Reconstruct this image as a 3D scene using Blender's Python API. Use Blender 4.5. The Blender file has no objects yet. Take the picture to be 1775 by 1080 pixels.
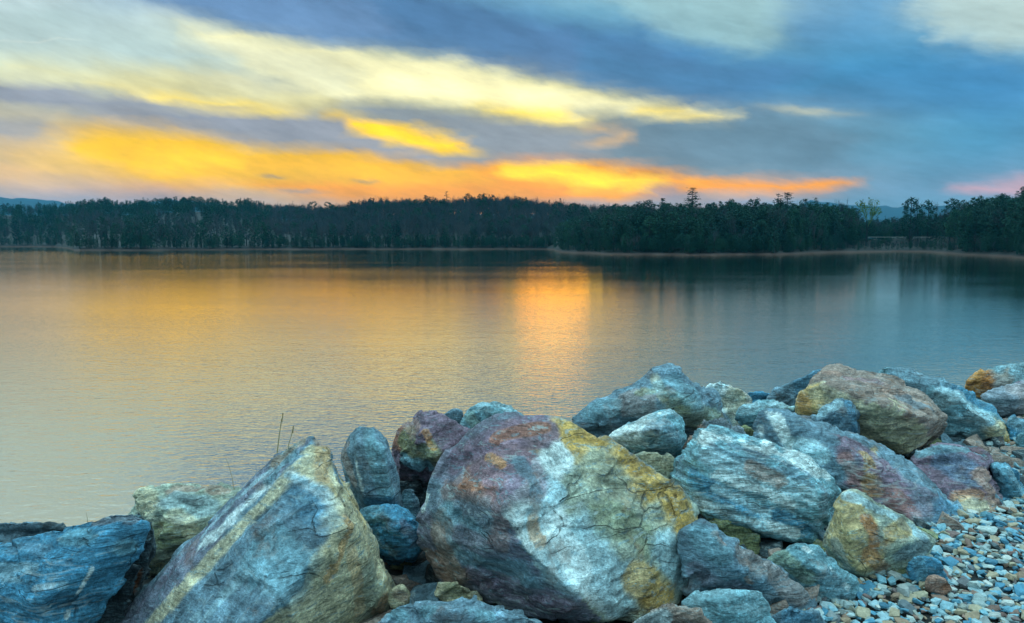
import bpy, bmesh, math, random
import numpy as np
from mathutils import Vector, Matrix, Euler
from mathutils.bvhtree import BVHTree

R = math.radians
SC = bpy.context.scene
COL = SC.collection
rnd = random.Random(7)
nrs = np.random.RandomState(11)

# ------------------------------------------------------------------ camera
FPX, CX, CY = 1250.0, 887.5, 540.0          # focal length and centre in photograph pixels
CAMZ = 6.0                                   # metres above the lake
PITCH = math.atan(0.1)
cam_d = bpy.data.cameras.new('camera')
cam = bpy.data.objects.new('camera', cam_d)
COL.objects.link(cam)
cam.location = (0, 0, CAMZ)
cam.rotation_euler = (R(90) - PITCH, 0, 0)
cam_d.sensor_width = 36.0
cam_d.lens = 36.0 * FPX / 1775.0
cam_d.clip_start = 0.05
cam_d.clip_end = 12000
SC.camera = cam
CAM = Vector((0, 0, CAMZ))
FW = Vector((0, math.cos(PITCH), -math.sin(PITCH)))
UP = Vector((0, math.sin(PITCH), math.cos(PITCH)))


def ray(px, py):
    d = Vector(((px - CX) / FPX, 0, 0)) + UP * ((CY - py) / FPX) + FW
    return d / d.y


def at(px, py, Y):
    return CAM + ray(px, py) * Y


# ------------------------------------------------------------------ node helpers
def srgb(c):
    return tuple(((v / 255) / 12.92 if v / 255 <= .04045 else ((v / 255 + .055) / 1.055) ** 2.4) for v in c)


class N:
    def __init__(s, tree):
        s.t = tree

    def new(s, kind, **kw):
        n = s.t.nodes.new(kind)
        for k, v in kw.items():
            setattr(n, k, v)
        return n

    def put(s, sock, v):
        if isinstance(v, bpy.types.NodeSocket):
            s.t.links.new(v, sock)
        elif v is not None:
            sock.default_value = v

    def m(s, op, a, b=None, c=None, clamp=False):
        n = s.new('ShaderNodeMath', operation=op, use_clamp=clamp)
        s.put(n.inputs[0], a)
        if b is not None: s.put(n.inputs[1], b)
        if c is not None: s.put(n.inputs[2], c)
        return n.outputs[0]

    def vm(s, op, a, b=None, scale=None):
        n = s.new('ShaderNodeVectorMath', operation=op)
        s.put(n.inputs[0], a)
        if b is not None: s.put(n.inputs[1], b)
        if scale is not None: s.put(n.inputs[3], scale)
        return n.outputs[0] if op not in ('LENGTH', 'DOT_PRODUCT') else n.outputs[1]

    def mix(s, f, a, b, blend='MIX'):
        n = s.new('ShaderNodeMix', data_type='RGBA', blend_type=blend, clamp_factor=True)
        s.put(n.inputs[0], f)
        for sk, v in ((n.inputs[6], a), (n.inputs[7], b)):
            if isinstance(v, tuple) and len(v) == 3: v = v + (1,)
            s.put(sk, v)
        return n.outputs[2]

    def noise(s, vec, scale, detail=4, rough=.55, dist=0.0, out=0, dims='3D'):
        n = s.new('ShaderNodeTexNoise', noise_dimensions=dims)
        s.put(n.inputs['Vector'], vec)
        s.put(n.inputs['Scale'], scale)
        n.inputs['Detail'].default_value = detail
        n.inputs['Roughness'].default_value = rough
        n.inputs['Distortion'].default_value = dist
        return n.outputs[out]

    def mr(s, v, a, b, c=0.0, d=1.0, smooth=True):
        n = s.new('ShaderNodeMapRange', clamp=True)
        n.interpolation_type = 'SMOOTHSTEP' if smooth else 'LINEAR'
        s.put(n.inputs[0], v)
        for i, x in enumerate((a, b, c, d)):
            s.put(n.inputs[i + 1], x)
        return n.outputs[0]

    def mapping(s, vec, loc=(0, 0, 0), rot=(0, 0, 0), scale=(1, 1, 1)):
        n = s.new('ShaderNodeMapping')
        s.put(n.inputs[0], vec)
        n.inputs[1].default_value = loc
        n.inputs[2].default_value = rot
        n.inputs[3].default_value = scale
        return n.outputs[0]

    def ramp(s, fac, stops):
        n = s.new('ShaderNodeValToRGB')
        s.put(n.inputs[0], fac)
        e = n.color_ramp.elements
        while len(e) > 1: e.remove(e[-1])
        for i, (p, c) in enumerate(stops):
            el = e[0] if i == 0 else e.new(p)
            el.position = p
            el.color = tuple(c[:3]) + (1,)
        return n.outputs[0]


# ------------------------------------------------------------------ sky
SUN_AZ, SUN_EL = 3.1, 3.9
W = bpy.data.worlds.new('World')
SC.world = W
W.use_nodes = True
W.node_tree.nodes.clear()
n = N(W.node_tree)

COLS = [-900, -300, 0, 100, 200, 300, 400, 500, 600, 700, 800, 900, 1000, 1100, 1200, 1300, 1400, 1500, 1600, 1700, 1775, 2200, 2800]
SKY = {  # evening colours by height (photograph rows) and bearing (photograph columns)
 345: [(118,145,168),(138,152,170),(152,160,176),(160,160,172),(168,160,168),(176,160,162),(188,166,150),(196,166,140),(212,164,124),(226,162,110),(232,164,100),(214,158,120),(176,155,150),(150,156,168),(160,152,158),(142,152,170),(122,152,176),(112,151,178),(110,152,180),(118,156,184),(118,156,184),(112,150,180),(110,148,178)],
 325: [(122,148,168),(160,160,164),(192,172,158),(196,170,154),(206,172,150),(222,172,132),(232,184,112),(232,180,106),(244,176,84),(248,180,72),(240,176,88),(222,168,104),(236,170,70),(214,164,100),(212,162,110),(206,164,132),(160,154,158),(118,150,174),(108,150,180),(138,158,184),(150,164,186),(118,150,180),(110,148,178)],
 300: [(124,150,168),(186,172,150),(224,184,134),(228,192,130),(234,192,122),(246,200,92),(244,198,84),(238,194,98),(250,200,62),(246,190,52),(240,184,66),(236,176,66),(246,186,44),(196,160,110),(170,152,134),(128,146,158),(120,146,166),(110,146,170),(100,148,178),(108,150,180),(116,152,182),(112,148,178),(108,146,176)],
 275: [(126,152,170),(190,176,150),(216,188,140),(232,196,124),(244,202,108),(252,206,74),(252,208,64),(242,192,86),(236,186,88),(216,172,100),(186,160,116),(170,152,124),(166,148,126),(140,144,146),(120,142,156),(114,144,162),(110,144,166),(100,146,172),(94,147,178),(92,148,182),(100,150,182),(106,146,176),(106,146,176)],
 250: [(128,154,170),(184,174,154),(212,188,150),(234,200,136),(246,212,110),(244,204,106),(206,180,132),(180,168,144),(178,164,138),(176,164,130),(140,146,144),(132,142,150),(140,146,148),(140,146,148),(112,140,160),(108,142,162),(104,144,168),(96,144,170),(88,146,178),(84,148,184),(88,148,184),(98,142,174),(104,146,176)],
 225: [(130,156,170),(150,160,164),(166,166,162),(180,174,156),(208,186,144),(190,176,144),(164,164,156),(150,156,160),(176,170,140),(196,178,116),(144,150,146),(136,146,150),(150,152,144),(124,142,152),(104,138,158),(104,140,162),(104,144,166),(98,146,172),(88,148,180),(80,148,186),(84,148,188),(94,140,174),(104,146,178)],
 200: [(132,158,172),(166,170,170),(196,188,156),(202,190,156),(164,166,162),(150,158,162),(152,158,160),(174,170,146),(170,166,138),(140,150,150),(142,150,146),(200,190,130),(214,192,116),(160,160,140),(116,142,156),(104,138,160),(106,144,166),(98,144,172),(88,146,180),(78,146,188),(80,148,190),(92,138,174),(104,146,180)],
 175: [(134,160,174),(160,170,174),(180,180,166),(168,174,166),(172,180,168),(196,192,160),(228,218,150),(220,208,138),(180,178,144),(164,168,146),(214,208,144),(240,230,150),(238,224,140),(190,186,140),(132,150,156),(104,140,166),(104,144,172),(98,144,176),(86,144,182),(76,144,190),(80,146,192),(90,138,176),(104,148,182)],
 150: [(136,164,178),(154,172,182),(160,172,176),(180,188,172),(208,208,164),(226,220,158),(184,186,160),(164,172,164),(206,206,160),(226,222,162),(240,236,170),(240,232,156),(170,176,150),(96,138,166),(72,130,170),(70,134,174),(74,138,178),(76,140,182),(70,140,186),(68,140,190),(72,142,192),(90,140,178),(106,150,184)],
 120: [(138,168,182),(164,182,182),(196,206,178),(206,210,172),(196,204,174),(172,188,178),(170,184,174),(190,200,172),(218,218,166),(232,228,170),(238,232,170),(190,192,158),(84,130,166),(68,126,170),(66,128,172),(70,134,176),(72,138,180),(66,140,186),(66,140,188),(72,140,190),(80,144,190),(92,144,180),(108,152,186)],
 90: [(140,172,186),(170,192,194),(194,208,192),(192,206,192),(178,198,190),(170,192,188),(186,202,182),(206,214,180),(216,218,176),(176,190,170),(112,146,168),(76,126,170),(66,122,172),(66,124,172),(68,128,174),(98,152,182),(84,144,182),(74,142,184),(76,142,186),(100,156,190),(118,166,190),(98,150,184),(110,156,188)],
 60: [(142,176,190),(172,198,204),(182,204,202),(180,202,202),(176,198,198),(182,202,194),(202,214,188),(184,198,186),(120,152,178),(90,134,174),(78,128,174),(72,126,174),(70,126,174),(76,132,176),(110,160,182),(136,178,186),(92,146,184),(84,144,184),(92,152,188),(152,188,196),(174,200,198),(120,166,190),(112,160,190)],
 25: [(144,178,192),(174,202,210),(184,208,208),(180,206,206),(178,202,204),(186,204,200),(134,164,190),(106,144,182),(92,134,178),(86,132,178),(82,132,178),(88,142,180),(96,152,182),(108,160,182),(138,178,188),(152,188,192),(110,156,186),(90,146,184),(122,166,190),(164,194,198),(184,206,202),(140,178,194),(116,164,192)],
 0: [(146,180,194),(176,202,210),(186,208,210),(184,206,208),(166,192,204),(140,168,196),(110,146,184),(98,138,180),(92,136,180),(94,142,182),(96,146,182),(104,154,184),(120,168,188),(130,174,190),(148,184,192),(156,190,194),(118,162,188),(98,150,186),(130,170,192),(168,196,200),(184,206,204),(150,184,196),(120,166,194)],
}
SROWS = sorted(SKY, reverse=True)


def design(px, py):
    """linear sky colour in a bearing given as photograph pixel; rows and columns blended"""
    px = min(max(px, COLS[0]), COLS[-1])
    j = max(i for i in range(len(COLS) - 1) if COLS[i] <= px)
    fx = (px - COLS[j]) / (COLS[j + 1] - COLS[j])
    py = min(max(py, 0), 345)
    k = 0
    while k < len(SROWS) - 2 and SROWS[k + 1] > py: k += 1
    fy = (SROWS[k] - py) / (SROWS[k] - SROWS[k + 1])
    out = []
    for r in (SROWS[k], SROWS[k + 1]):
        a, b = srgb(SKY[r][j]), srgb(SKY[r][j + 1])
        out.append([a[i] * (1 - fx) + b[i] * fx for i in range(3)])
    return tuple(out[0][i] * (1 - fy) + out[1][i] * fy for i in range(3))


def sdist(x, y, poly):
    ins = False; dm = 1e9
    for k in range(len(poly)):
        (x0, y0), (x1, y1) = poly[k], poly[(k + 1) % len(poly)]
        if (y0 > y) != (y1 > y) and x < (x1 - x0) * (y - y0) / (y1 - y0) + x0: ins = not ins
        L2 = (x1 - x0) ** 2 + (y1 - y0) ** 2
        t = min(max(((x - x0) * (x1 - x0) + (y - y0) * (y1 - y0)) / L2, 0), 1)
        dm = min(dm, math.hypot(x - x0 - t * (x1 - x0), y - y0 - t * (y1 - y0)))
    return dm if ins else -dm


# cloud banks: outline, colour, softness of the edge, strength
BANKS = [
 ([(240, -20), (330, 20), (420, 46), (650, 85), (780, 98), (870, 122), (1000, 146), (1200, 174), (1330, 165), (1420, 120), (1250, 112), (1150, 86), (1000, 52), (850, 22), (700, -20)], (76, 118, 160), 17, .9),
 ([(240, -20), (330, 20), (420, 46), (560, 74), (700, 60), (620, -20)], (112, 146, 186), 16, .6),
 ([(1000, 60), (1200, 110), (1450, 120), (1650, 110), (1800, 120), (1800, 200), (1400, 180), (1200, 172), (1000, 140)], (66, 126, 170), 26, .6),
 ([(330, 38), (480, 66), (650, 95), (780, 108), (870, 132), (950, 153), (1050, 170), (1180, 182), (1270, 196), (1262, 210), (1180, 210), (1100, 200), (1020, 192), (1022, 212), (930, 208), (840, 190), (700, 176), (590, 168), (520, 150), (420, 110), (330, 80)], (240, 236, 186), 10, .92),
 ([(640, 125), (760, 128), (900, 150), (960, 165), (900, 178), (760, 168), (650, 150)], (255, 248, 190), 16, .8, 1.15),
 ([(820, 180), (1000, 190), (1015, 212), (920, 208), (850, 196)], (254, 228, 120), 10, .8, 1.1),
 ([(1060, 182), (1180, 186), (1265, 200), (1180, 208), (1100, 198)], (250, 226, 130), 6, .7),
 ([(300, 120), (420, 128), (500, 148), (520, 168), (450, 166), (370, 146)], (148, 164, 172), 12, .75),
 ([(-40, 130), (100, 148), (250, 180), (400, 196), (490, 206), (530, 197), (570, 203), (610, 228), (700, 258), (840, 284), (800, 292), (680, 276), (560, 256), (430, 246), (300, 226), (150, 192), (-40, 166)], (146, 152, 164), 10, .95),
 ([(-40, 198), (60, 200), (110, 215), (90, 236), (-40, 235)], (162, 162, 166), 12, .7),
 ([(-40, 84), (200, 96), (420, 128), (560, 168), (540, 196), (430, 176), (160, 146), (-40, 126)], (228, 224, 172), 16, .7),
 ([(300, 50), (560, 92), (640, 130), (600, 165), (480, 130), (300, 90)], (222, 226, 196), 18, .6),
 ([(160, 146), (300, 162), (430, 176), (530, 194), (490, 205), (400, 194), (250, 176)], (250, 228, 140), 7, .85),
 ([(575, 203), (650, 212), (730, 222), (810, 246), (825, 262), (760, 262), (680, 248), (600, 228)], (255, 210, 60), 8, .95, 1.2),
 ([(600, 178), (680, 184), (780, 200), (880, 212), (980, 224), (1090, 236), (1085, 252), (1010, 286), (900, 284), (850, 280), (800, 290), (740, 282), (835, 264), (805, 240), (720, 217), (620, 198)], (134, 146, 158), 12, .9),
 ([(1005, 190), (1180, 212), (1400, 210), (1500, 240), (1400, 300), (1150, 295), (1000, 270), (1090, 245)], (98, 130, 150), 16, .85),
 ([(1015, 208), (1060, 216), (1095, 240), (1060, 256), (1000, 250), (1060, 238)], (214, 178, 128), 9, .75),
 ([(90, 214), (200, 208), (330, 230), (450, 255), (600, 274), (750, 296), (830, 302), (800, 318), (650, 322), (450, 310), (300, 298), (150, 262)], (255, 200, 40), 22, .5),
 ([(260, 262), (420, 262), (420, 300), (300, 296)], (255, 206, 30), 18, .6, 1.25),
 ([(420, 318), (700, 322), (900, 318), (1000, 340), (900, 346), (600, 342)], (246, 164, 70), 12, .7),
 ([(800, 290), (920, 272), (1040, 282), (1180, 300), (1230, 312), (1150, 335), (1080, 350), (930, 350), (900, 325)], (255, 165, 10), 12, .6, 1.0),
 ([(845, 293), (920, 281), (985, 284), (1035, 294), (1100, 305), (1160, 304), (1220, 311), (1200, 318), (1120, 320), (1098, 332), (1050, 343), (985, 343), (1000, 326), (1030, 320), (980, 314), (880, 308)], (255, 206, 0), 5, 1, 1.2),
 ([(930, 296), (1060, 306), (1120, 312), (1060, 322), (960, 308)], (255, 218, 20), 6, .8, 1.25),
 ([(1000, 328), (1090, 322), (1100, 335), (1040, 345), (980, 345)], (255, 168, 0), 8, .9),
 ([(1150, 306), (1350, 312), (1490, 312), (1450, 328), (1300, 336), (1200, 332), (1140, 322)], (255, 172, 60), 8, .9),
 ([(1110, 325), (1190, 320), (1200, 345), (1120, 350)], (150, 146, 164), 8, .7),
 ([(1640, 332), (1700, 316), (1800, 305), (1800, 328), (1720, 334)], (214, 168, 176), 7, .8),
 ([(1590, -30), (1830, -30), (1830, 78), (1690, 84), (1610, 58)], (184, 208, 204), 15, .8),
 ([(1050, -30), (1330, -30), (1345, 60), (1310, 94), (1230, 76), (1130, 48)], (150, 190, 196), 18, .75),
 ([(-60, 20), (300, 60), (420, 110), (200, 120), (-60, 100)], (184, 208, 206), 24, .7),
]


def vivid(c):
    m = .3 * c[0] + .59 * c[1] + .11 * c[2]
    sat = (max(c) - min(c)) / max(max(c), 1e-3)
    k = (1.04 + .22 * min(max((sat - .55) / .3, 0), 1)) if c[0] > c[2] else 1.0
    return tuple(max(0.0, m + (v - m) * k) for v in c)


def painted(px, py):
    c = design(px, py)
    for bk in BANKS:
        poly, col_, f_, a_ = bk[:4]; gain = bk[4] if len(bk) > 4 else 1.0
        w = .5 + sdist(px, py, poly) / (2 * f_)
        if w <= 0: continue
        w = min(w, 1); w = w * w * (3 - 2 * w) * a_
        q = [v * gain for v in srgb(col_)]
        c = tuple(c[i] * (1 - w) + q[i] * w for i in range(3))
    return vivid(c)


def pix_of(az, el):
    d = Vector((math.sin(az) * math.cos(el), math.cos(az) * math.cos(el), math.sin(el)))
    f = max(d.dot(FW), .05)
    return CX + FPX * d.x / f, CY - FPX * d.dot(UP) / f


def azel(px, py):
    d = ray(px, py).normalized()
    return math.atan2(d.x, d.y), math.asin(d.z)


tc = n.new('ShaderNodeTexCoord').outputs['Generated']
sep = n.new('ShaderNodeSeparateXYZ'); n.put(sep.inputs[0], tc)
az0 = n.m('ARCTAN2', sep.outputs[0], sep.outputs[1])
el0 = n.m('ARCSINE', sep.outputs[2])
# wind-drawn distortion of the cloud sheet
cv = n.new('ShaderNodeCombineXYZ')
n.put(cv.inputs[0], az0); n.put(cv.inputs[1], n.m('ADD', el0, n.m('MULTIPLY', az0, .22)))
cvec = cv.outputs[0]
w1 = n.noise(n.mapping(cvec, scale=(5, 16, 1)), 1.0, 5, .58, out=1)
w2 = n.noise(n.mapping(cvec, loc=(7, 3, 1), scale=(17, 40, 1)), 1.0, 5, .6, out=1)
s1 = n.new('ShaderNodeSeparateXYZ'); n.put(s1.inputs[0], w1)
s2 = n.new('ShaderNodeSeparateXYZ'); n.put(s2.inputs[0], w2)
az = n.m('ADD', az0, n.m('ADD', n.m('MULTIPLY', n.m('SUBTRACT', s1.outputs[0], .5), .050), n.m('MULTIPLY', n.m('SUBTRACT', s2.outputs[0], .5), .060)))
el = n.m('ADD', el0, n.m('ADD', n.m('MULTIPLY', n.m('SUBTRACT', s1.outputs[1], .5), .014), n.m('MULTIPLY', n.m('SUBTRACT', s2.outputs[1], .5), .018)))
BACK = srgb((136, 178, 198))
NR = 30
els = [R(2.2 + 16.8 * i / (NR - 1)) for i in range(NR)]
azl = [R(v) for v in (-62, -50, -42)] + [R(-37 + 37 * i / 27) for i in range(28)]
azr = [R(37 * i / 27) for i in range(28)] + [R(v) for v in (42, 50, 62)]
fl = n.m('MULTIPLY_ADD', az, 1 / R(62), 1.0, clamp=True)
fr_ = n.m('MULTIPLY', az, 1 / R(62), clamp=True)
side = n.m('GREATER_THAN', az, 0.0)
col = None
for i, e_ in enumerate(els):
    c1 = n.ramp(fl, [(1 + a_ / R(62), tuple(v / 3 for v in painted(*pix_of(a_, e_)))) for a_ in azl])
    c2 = n.ramp(fr_, [(a_ / R(62), tuple(v / 3 for v in painted(*pix_of(a_, e_)))) for a_ in azr])
    c = n.mix(side, c1, c2)
    col = c if col is None else n.mix(n.mr(el, els[i - 1], e_, smooth=False), col, c)


col = n.vm('SCALE', col, scale=3.0)


def stroke(col, p0, p1, wid, c, power=1.0, amt=1.0):
    """soft streak of cloud between two bearings"""
    a0, e0 = azel(*p0); a1, e1 = azel(*p1)
    L = math.hypot(a1 - a0, e1 - e0) / 2; th = math.atan2(e1 - e0, a1 - a0)
    da = n.m('SUBTRACT', az, (a0 + a1) / 2); de = n.m('SUBTRACT', el, (e0 + e1) / 2)
    x = n.m('ADD', n.m('MULTIPLY', da, math.cos(th) / L), n.m('MULTIPLY', de, math.sin(th) / L))
    w = wid / FPX
    y = n.m('ADD', n.m('MULTIPLY', da, -math.sin(th) / w), n.m('MULTIPLY', de, math.cos(th) / w))
    q = n.m('ADD', n.m('POWER', n.m('ABSOLUTE', x), 2.6), n.m('MULTIPLY', y, y))
    g = n.m('EXPONENT', n.m('MULTIPLY', q, -power))
    return n.mix(n.m('MULTIPLY', g, amt), col, srgb(c))


for st in [
    ((1330, 188), (1460, 196), 6, (190, 190, 160), 1, .6),
    ((450, 303), (500, 308), 3.5, (176, 150, 110), 1, .8),
    ((610, 312), (665, 315), 3.5, (180, 150, 100), 1, .7),
    ((470, 330), (570, 333), 3, (170, 150, 140), 1, .7),
    ((340, 182), (420, 188), 4, (200, 190, 150), 1, .7),
    ((0, 70), (140, 72), 1.6, (206, 220, 212), 1, .6),
]:
    col = stroke(col, *st)
# thin streaky structure of the cloud itself
tx = n.noise(n.mapping(cvec, loc=(1, 2, 3), scale=(8, 26, 1)), 1.0, 7, .62)
tx2 = n.noise(n.mapping(cvec, loc=(4, 2, 3), rot=(0, 0, R(4)), scale=(24, 70, 1)), 1.0, 5, .6)
mod = n.m('ADD', n.mr(tx, .3, .7, .86, 1.24, False), n.mr(tx2, .3, .7, -.05, .05, False))
col = n.mix(1.0, col, n.vm('MULTIPLY', (1, 1, 1), None) if False else col)
mv = n.new('ShaderNodeCombineXYZ')
for i in range(3): n.put(mv.inputs[i], mod)
col = n.vm('MULTIPLY', col, mv.outputs[0])
# unseen sky overhead and behind: zenith brightened, back horizon darkened to light rock facets
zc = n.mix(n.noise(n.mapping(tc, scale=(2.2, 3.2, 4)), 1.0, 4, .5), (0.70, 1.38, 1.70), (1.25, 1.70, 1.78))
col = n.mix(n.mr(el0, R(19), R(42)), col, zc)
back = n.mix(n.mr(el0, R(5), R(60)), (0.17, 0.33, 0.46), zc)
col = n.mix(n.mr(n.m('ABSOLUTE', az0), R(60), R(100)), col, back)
nish = n.new('ShaderNodeTexSky', sky_type='NISHITA', sun_disc=False)
nish.sun_elevation = R(SUN_EL); nish.sun_rotation = R(SUN_AZ)
nb = n.new('ShaderNodeBackground'); n.put(nb.inputs[0], nish.outputs[0]); nb.inputs[1].default_value = 0.06
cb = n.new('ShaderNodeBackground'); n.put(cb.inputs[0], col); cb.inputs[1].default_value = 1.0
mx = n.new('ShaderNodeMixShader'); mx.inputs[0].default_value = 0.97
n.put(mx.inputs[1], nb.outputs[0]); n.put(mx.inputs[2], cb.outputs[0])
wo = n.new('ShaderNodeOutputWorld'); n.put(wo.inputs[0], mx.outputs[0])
W.cycles.sampling_method = 'MANUAL'
W.cycles.sample_map_resolution = 1024

sun_d = bpy.data.lights.new('sun', 'SUN')
sun_d.energy = 0.014
sun_d.angle = R(6.2)
sun_d.color = (1.0, .33, .0)
sun = bpy.data.objects.new('sun', sun_d)
COL.objects.link(sun)
sun.rotation_euler = (R(90 - SUN_EL), 0, R(180 - SUN_AZ))

SC.view_settings.view_transform = 'Standard'
SC.view_settings.look = 'None'
SC.view_settings.exposure = 0.16
SC.view_settings.gamma = 1.0
SC.view_settings.use_curve_mapping = False
SC.cycles.max_bounces = 6
SC.cycles.diffuse_bounces = 3
SC.cycles.glossy_bounces = 3
SC.cycles.volume_bounces = 0
SC.cycles.transparent_max_bounces = 4
SC.cycles.sample_clamp_indirect = 6
SC.cycles.use_denoising = True


# ------------------------------------------------------------------ object helpers
def tag(o, label=None, cat=None, group=None, kind=None):
    for k, v in (('label', label), ('category', cat), ('group', group), ('kind', kind)):
        if v: o[k] = v
    return o


def mesh_np(name, v, f, mat=None, smooth=False):
    """f: (n,3) or (n,4) array or list of arrays"""
    me = bpy.data.meshes.new(name)
    v = np.asarray(v, dtype=np.float32).reshape(-1, 3)
    fl = f if isinstance(f, list) else [f]
    loops = np.concatenate([np.asarray(a, dtype=np.int32).ravel() for a in fl])
    counts = np.concatenate([np.full(len(a), np.asarray(a).shape[1], dtype=np.int32) for a in fl])
    starts = np.concatenate([[0], np.cumsum(counts)[:-1]]).astype(np.int32)
    me.vertices.add(len(v)); me.vertices.foreach_set('co', v.ravel())
    me.loops.add(len(loops)); me.loops.foreach_set('vertex_index', loops)
    me.polygons.add(len(counts)); me.polygons.foreach_set('loop_start', starts)
    me.polygons.foreach_set('use_smooth', np.full(len(counts), smooth))
    me.update(calc_edges=True)
    me.validate()
    if mat: me.materials.append(mat)
    return me


def obj(name, me, parent=None, loc=None):
    o = bpy.data.objects.new(name, me)
    COL.objects.link(o)
    if parent: o.parent = parent
    if loc is not None: o.location = loc
    return o


def _h(ix, iy, iz, seed):
    h = (ix * 374761393 + iy * 668265263 + iz * 2147483647 + seed * 144269504) & 0xFFFFFFFF
    h = ((h ^ (h >> 13)) * 1274126177) & 0xFFFFFFFF
    h = ((h ^ (h >> 16)) * 2246822519) & 0xFFFFFFFF
    return ((h ^ (h >> 15)) & 0xFFFFFF) / float(0xFFFFFF)


def vnoise(p, seed=0):
    i = np.floor(p).astype(np.int64); f = p - i
    f = f * f * f * (f * (f * 6 - 15) + 10)
    x, y, z = i[:, 0], i[:, 1], i[:, 2]
    r = 0
    for dx in (0, 1):
        wx = f[:, 0] if dx else 1 - f[:, 0]
        for dy in (0, 1):
            wy = f[:, 1] if dy else 1 - f[:, 1]
            for dz in (0, 1):
                wz = f[:, 2] if dz else 1 - f[:, 2]
                r = r + wx * wy * wz * _h(x + dx, y + dy, z + dz, seed)
    return r * 2 - 1


def fbm(p, seed=0, octv=4, rough=.5):
    a, s, t = 1.0, 0.0, 0.0
    for k in range(octv):
        s = s + a * vnoise(p * 2.03 ** k + 17.3 * k, seed + k)
        t += a; a *= rough
    return s / t


def principled(name):
    m = bpy.data.materials.new(name)
    m.use_nodes = True
    nt = m.node_tree
    b = nt.nodes['Principled BSDF']
    return m, N(nt), b


# ------------------------------------------------------------------ lake
m_water, n, b = principled('lake_water')
tcw = n.new('ShaderNodeTexCoord').outputs['Object']
sp = n.new('ShaderNodeSeparateXYZ'); n.put(sp.inputs[0], tcw)
rA = n.noise(n.mapping(tcw, rot=(0, 0, R(8)), scale=(2.0, 3.6, 1)), 1.0, 4, .55, .4)
rB = n.noise(n.mapping(tcw, rot=(0, 0, R(-14)), scale=(3.6, 7.0, 1)), 1.0, 2, .5, .2)
rC = n.noise(n.mapping(tcw, rot=(0, 0, R(18)), scale=(.35, .75, 1)), 1.0, 2, .5)
hgt = n.m('ADD', n.m('MULTIPLY', rA, .60), n.m('ADD', n.m('MULTIPLY', rB, .28), n.m('MULTIPLY', rC, .55)))
# a breeze patch ruffles the far left; gusts elsewhere
bx = n.m('MULTIPLY', n.m('ADD', sp.outputs[0], 150.0), 1 / 120.0)
by = n.m('MULTIPLY', n.m('SUBTRACT', sp.outputs[1], 330.0), 1 / 110.0)
br = n.m('EXPONENT', n.m('MULTIPLY', n.m('ADD', n.m('MULTIPLY', bx, bx), n.m('MULTIPLY', by, by)), -1.0))
gust = n.noise(n.mapping(tcw, scale=(.012, .05, 1)), 1.0, 3, .6)
dist0 = n.mr(n.m('ADD', gust, n.m('MULTIPLY', br, .9)), .30, 1.1, .008, .030, False)
dist = n.m('ADD', dist0, n.mr(sp.outputs[1], 10, 75, .021, 0, False))
bump = n.new('ShaderNodeBump')
bump.inputs['Strength'].default_value = 1.0
n.put(bump.inputs['Distance'], dist); n.put(bump.inputs['Height'], hgt)
n.put(b.inputs['Normal'], bump.outputs[0])
b.inputs['Base Color'].default_value = (.012, .045, .052, 1)
b.inputs['Roughness'].default_value = .03
b.inputs['IOR'].default_value = 1.85
gl = n.new('ShaderNodeBsdfGlossy'); gl.inputs['Color'].default_value = (1.0, .92, .74, 1); gl.inputs['Roughness'].default_value = .03
n.put(gl.inputs['Normal'], bump.outputs[0])
ms_ = n.new('ShaderNodeMixShader'); ms_.inputs[0].default_value = .64
n.put(ms_.inputs[1], b.outputs[0]); n.put(ms_.inputs[2], gl.outputs[0])
n.put(m_water.node_tree.nodes['Material Output'].inputs['Surface'], ms_.outputs[0])
wy = [-60, 4, 20, 60, 200, 600, 1500, 3600]
wx = [-3600, -1200, -300, -60, 0, 60, 300, 1200, 3600]
wv = [(x, y, 0) for y in wy for x in wx]
wf = [(j * 9 + i, j * 9 + i + 1, (j + 1) * 9 + i + 1, (j + 1) * 9 + i) for j in range(7) for i in range(8)]
lake = obj('lake', mesh_np('lake', wv, np.array(wf), m_water))
tag(lake, kind='structure')

# ------------------------------------------------------------------ far shore and hills
SHORE = [(-1500, 420), (-400, 560), (0, 590), (95, 590), (118, 520), (132, 392), (260, 400), (400, 425), (600, 440), (800, 438), (958, 450), (966, 345), (1000, 315), (1060, 288), (1200, 276), (1340, 284), (1440, 325),
         (1500, 352), (1560, 360), (1610, 345), (1660, 290), (1710, 262), (1775, 232), (1900, 205), (2300, 180), (3400, 150)]
TOP = [(-1500, 350), (-400, 350), (0, 352), (60, 354), (110, 352), (180, 347), (230, 352), (300, 346), (345, 343), (400, 348), (430, 345), (470, 351), (520, 354), (570, 356), (600, 352), (640, 347), (700, 347), (760, 344), (820, 338), (880, 338), (920, 344), (960, 352), (1000, 355), (1060, 358), (1160, 361), (1250, 357), (1350, 358),
       (1420, 360), (1470, 366), (1530, 366), (1580, 362), (1640, 358), (1700, 350), (1740, 344), (1775, 337), (1900, 328), (3400, 330)]
RIDGE = [(-1500, 900), (0, 1000), (150, 980), (430, 900), (520, 760), (600, 620), (950, 600), (1000, 570), (1060, 520), (1130, 380), (1400, 350), (1470, 440), (1580, 440), (1660, 350), (1775, 320), (3400, 300)]


def lin(tab, x):
    return float(np.interp(x, [t[0] for t in tab], [t[1] for t in tab]))


def shore(px):
    return lin(SHORE, px) * (1 + .012 * math.sin(px * .045) + .008 * math.sin(px * .13 + 1))


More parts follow.
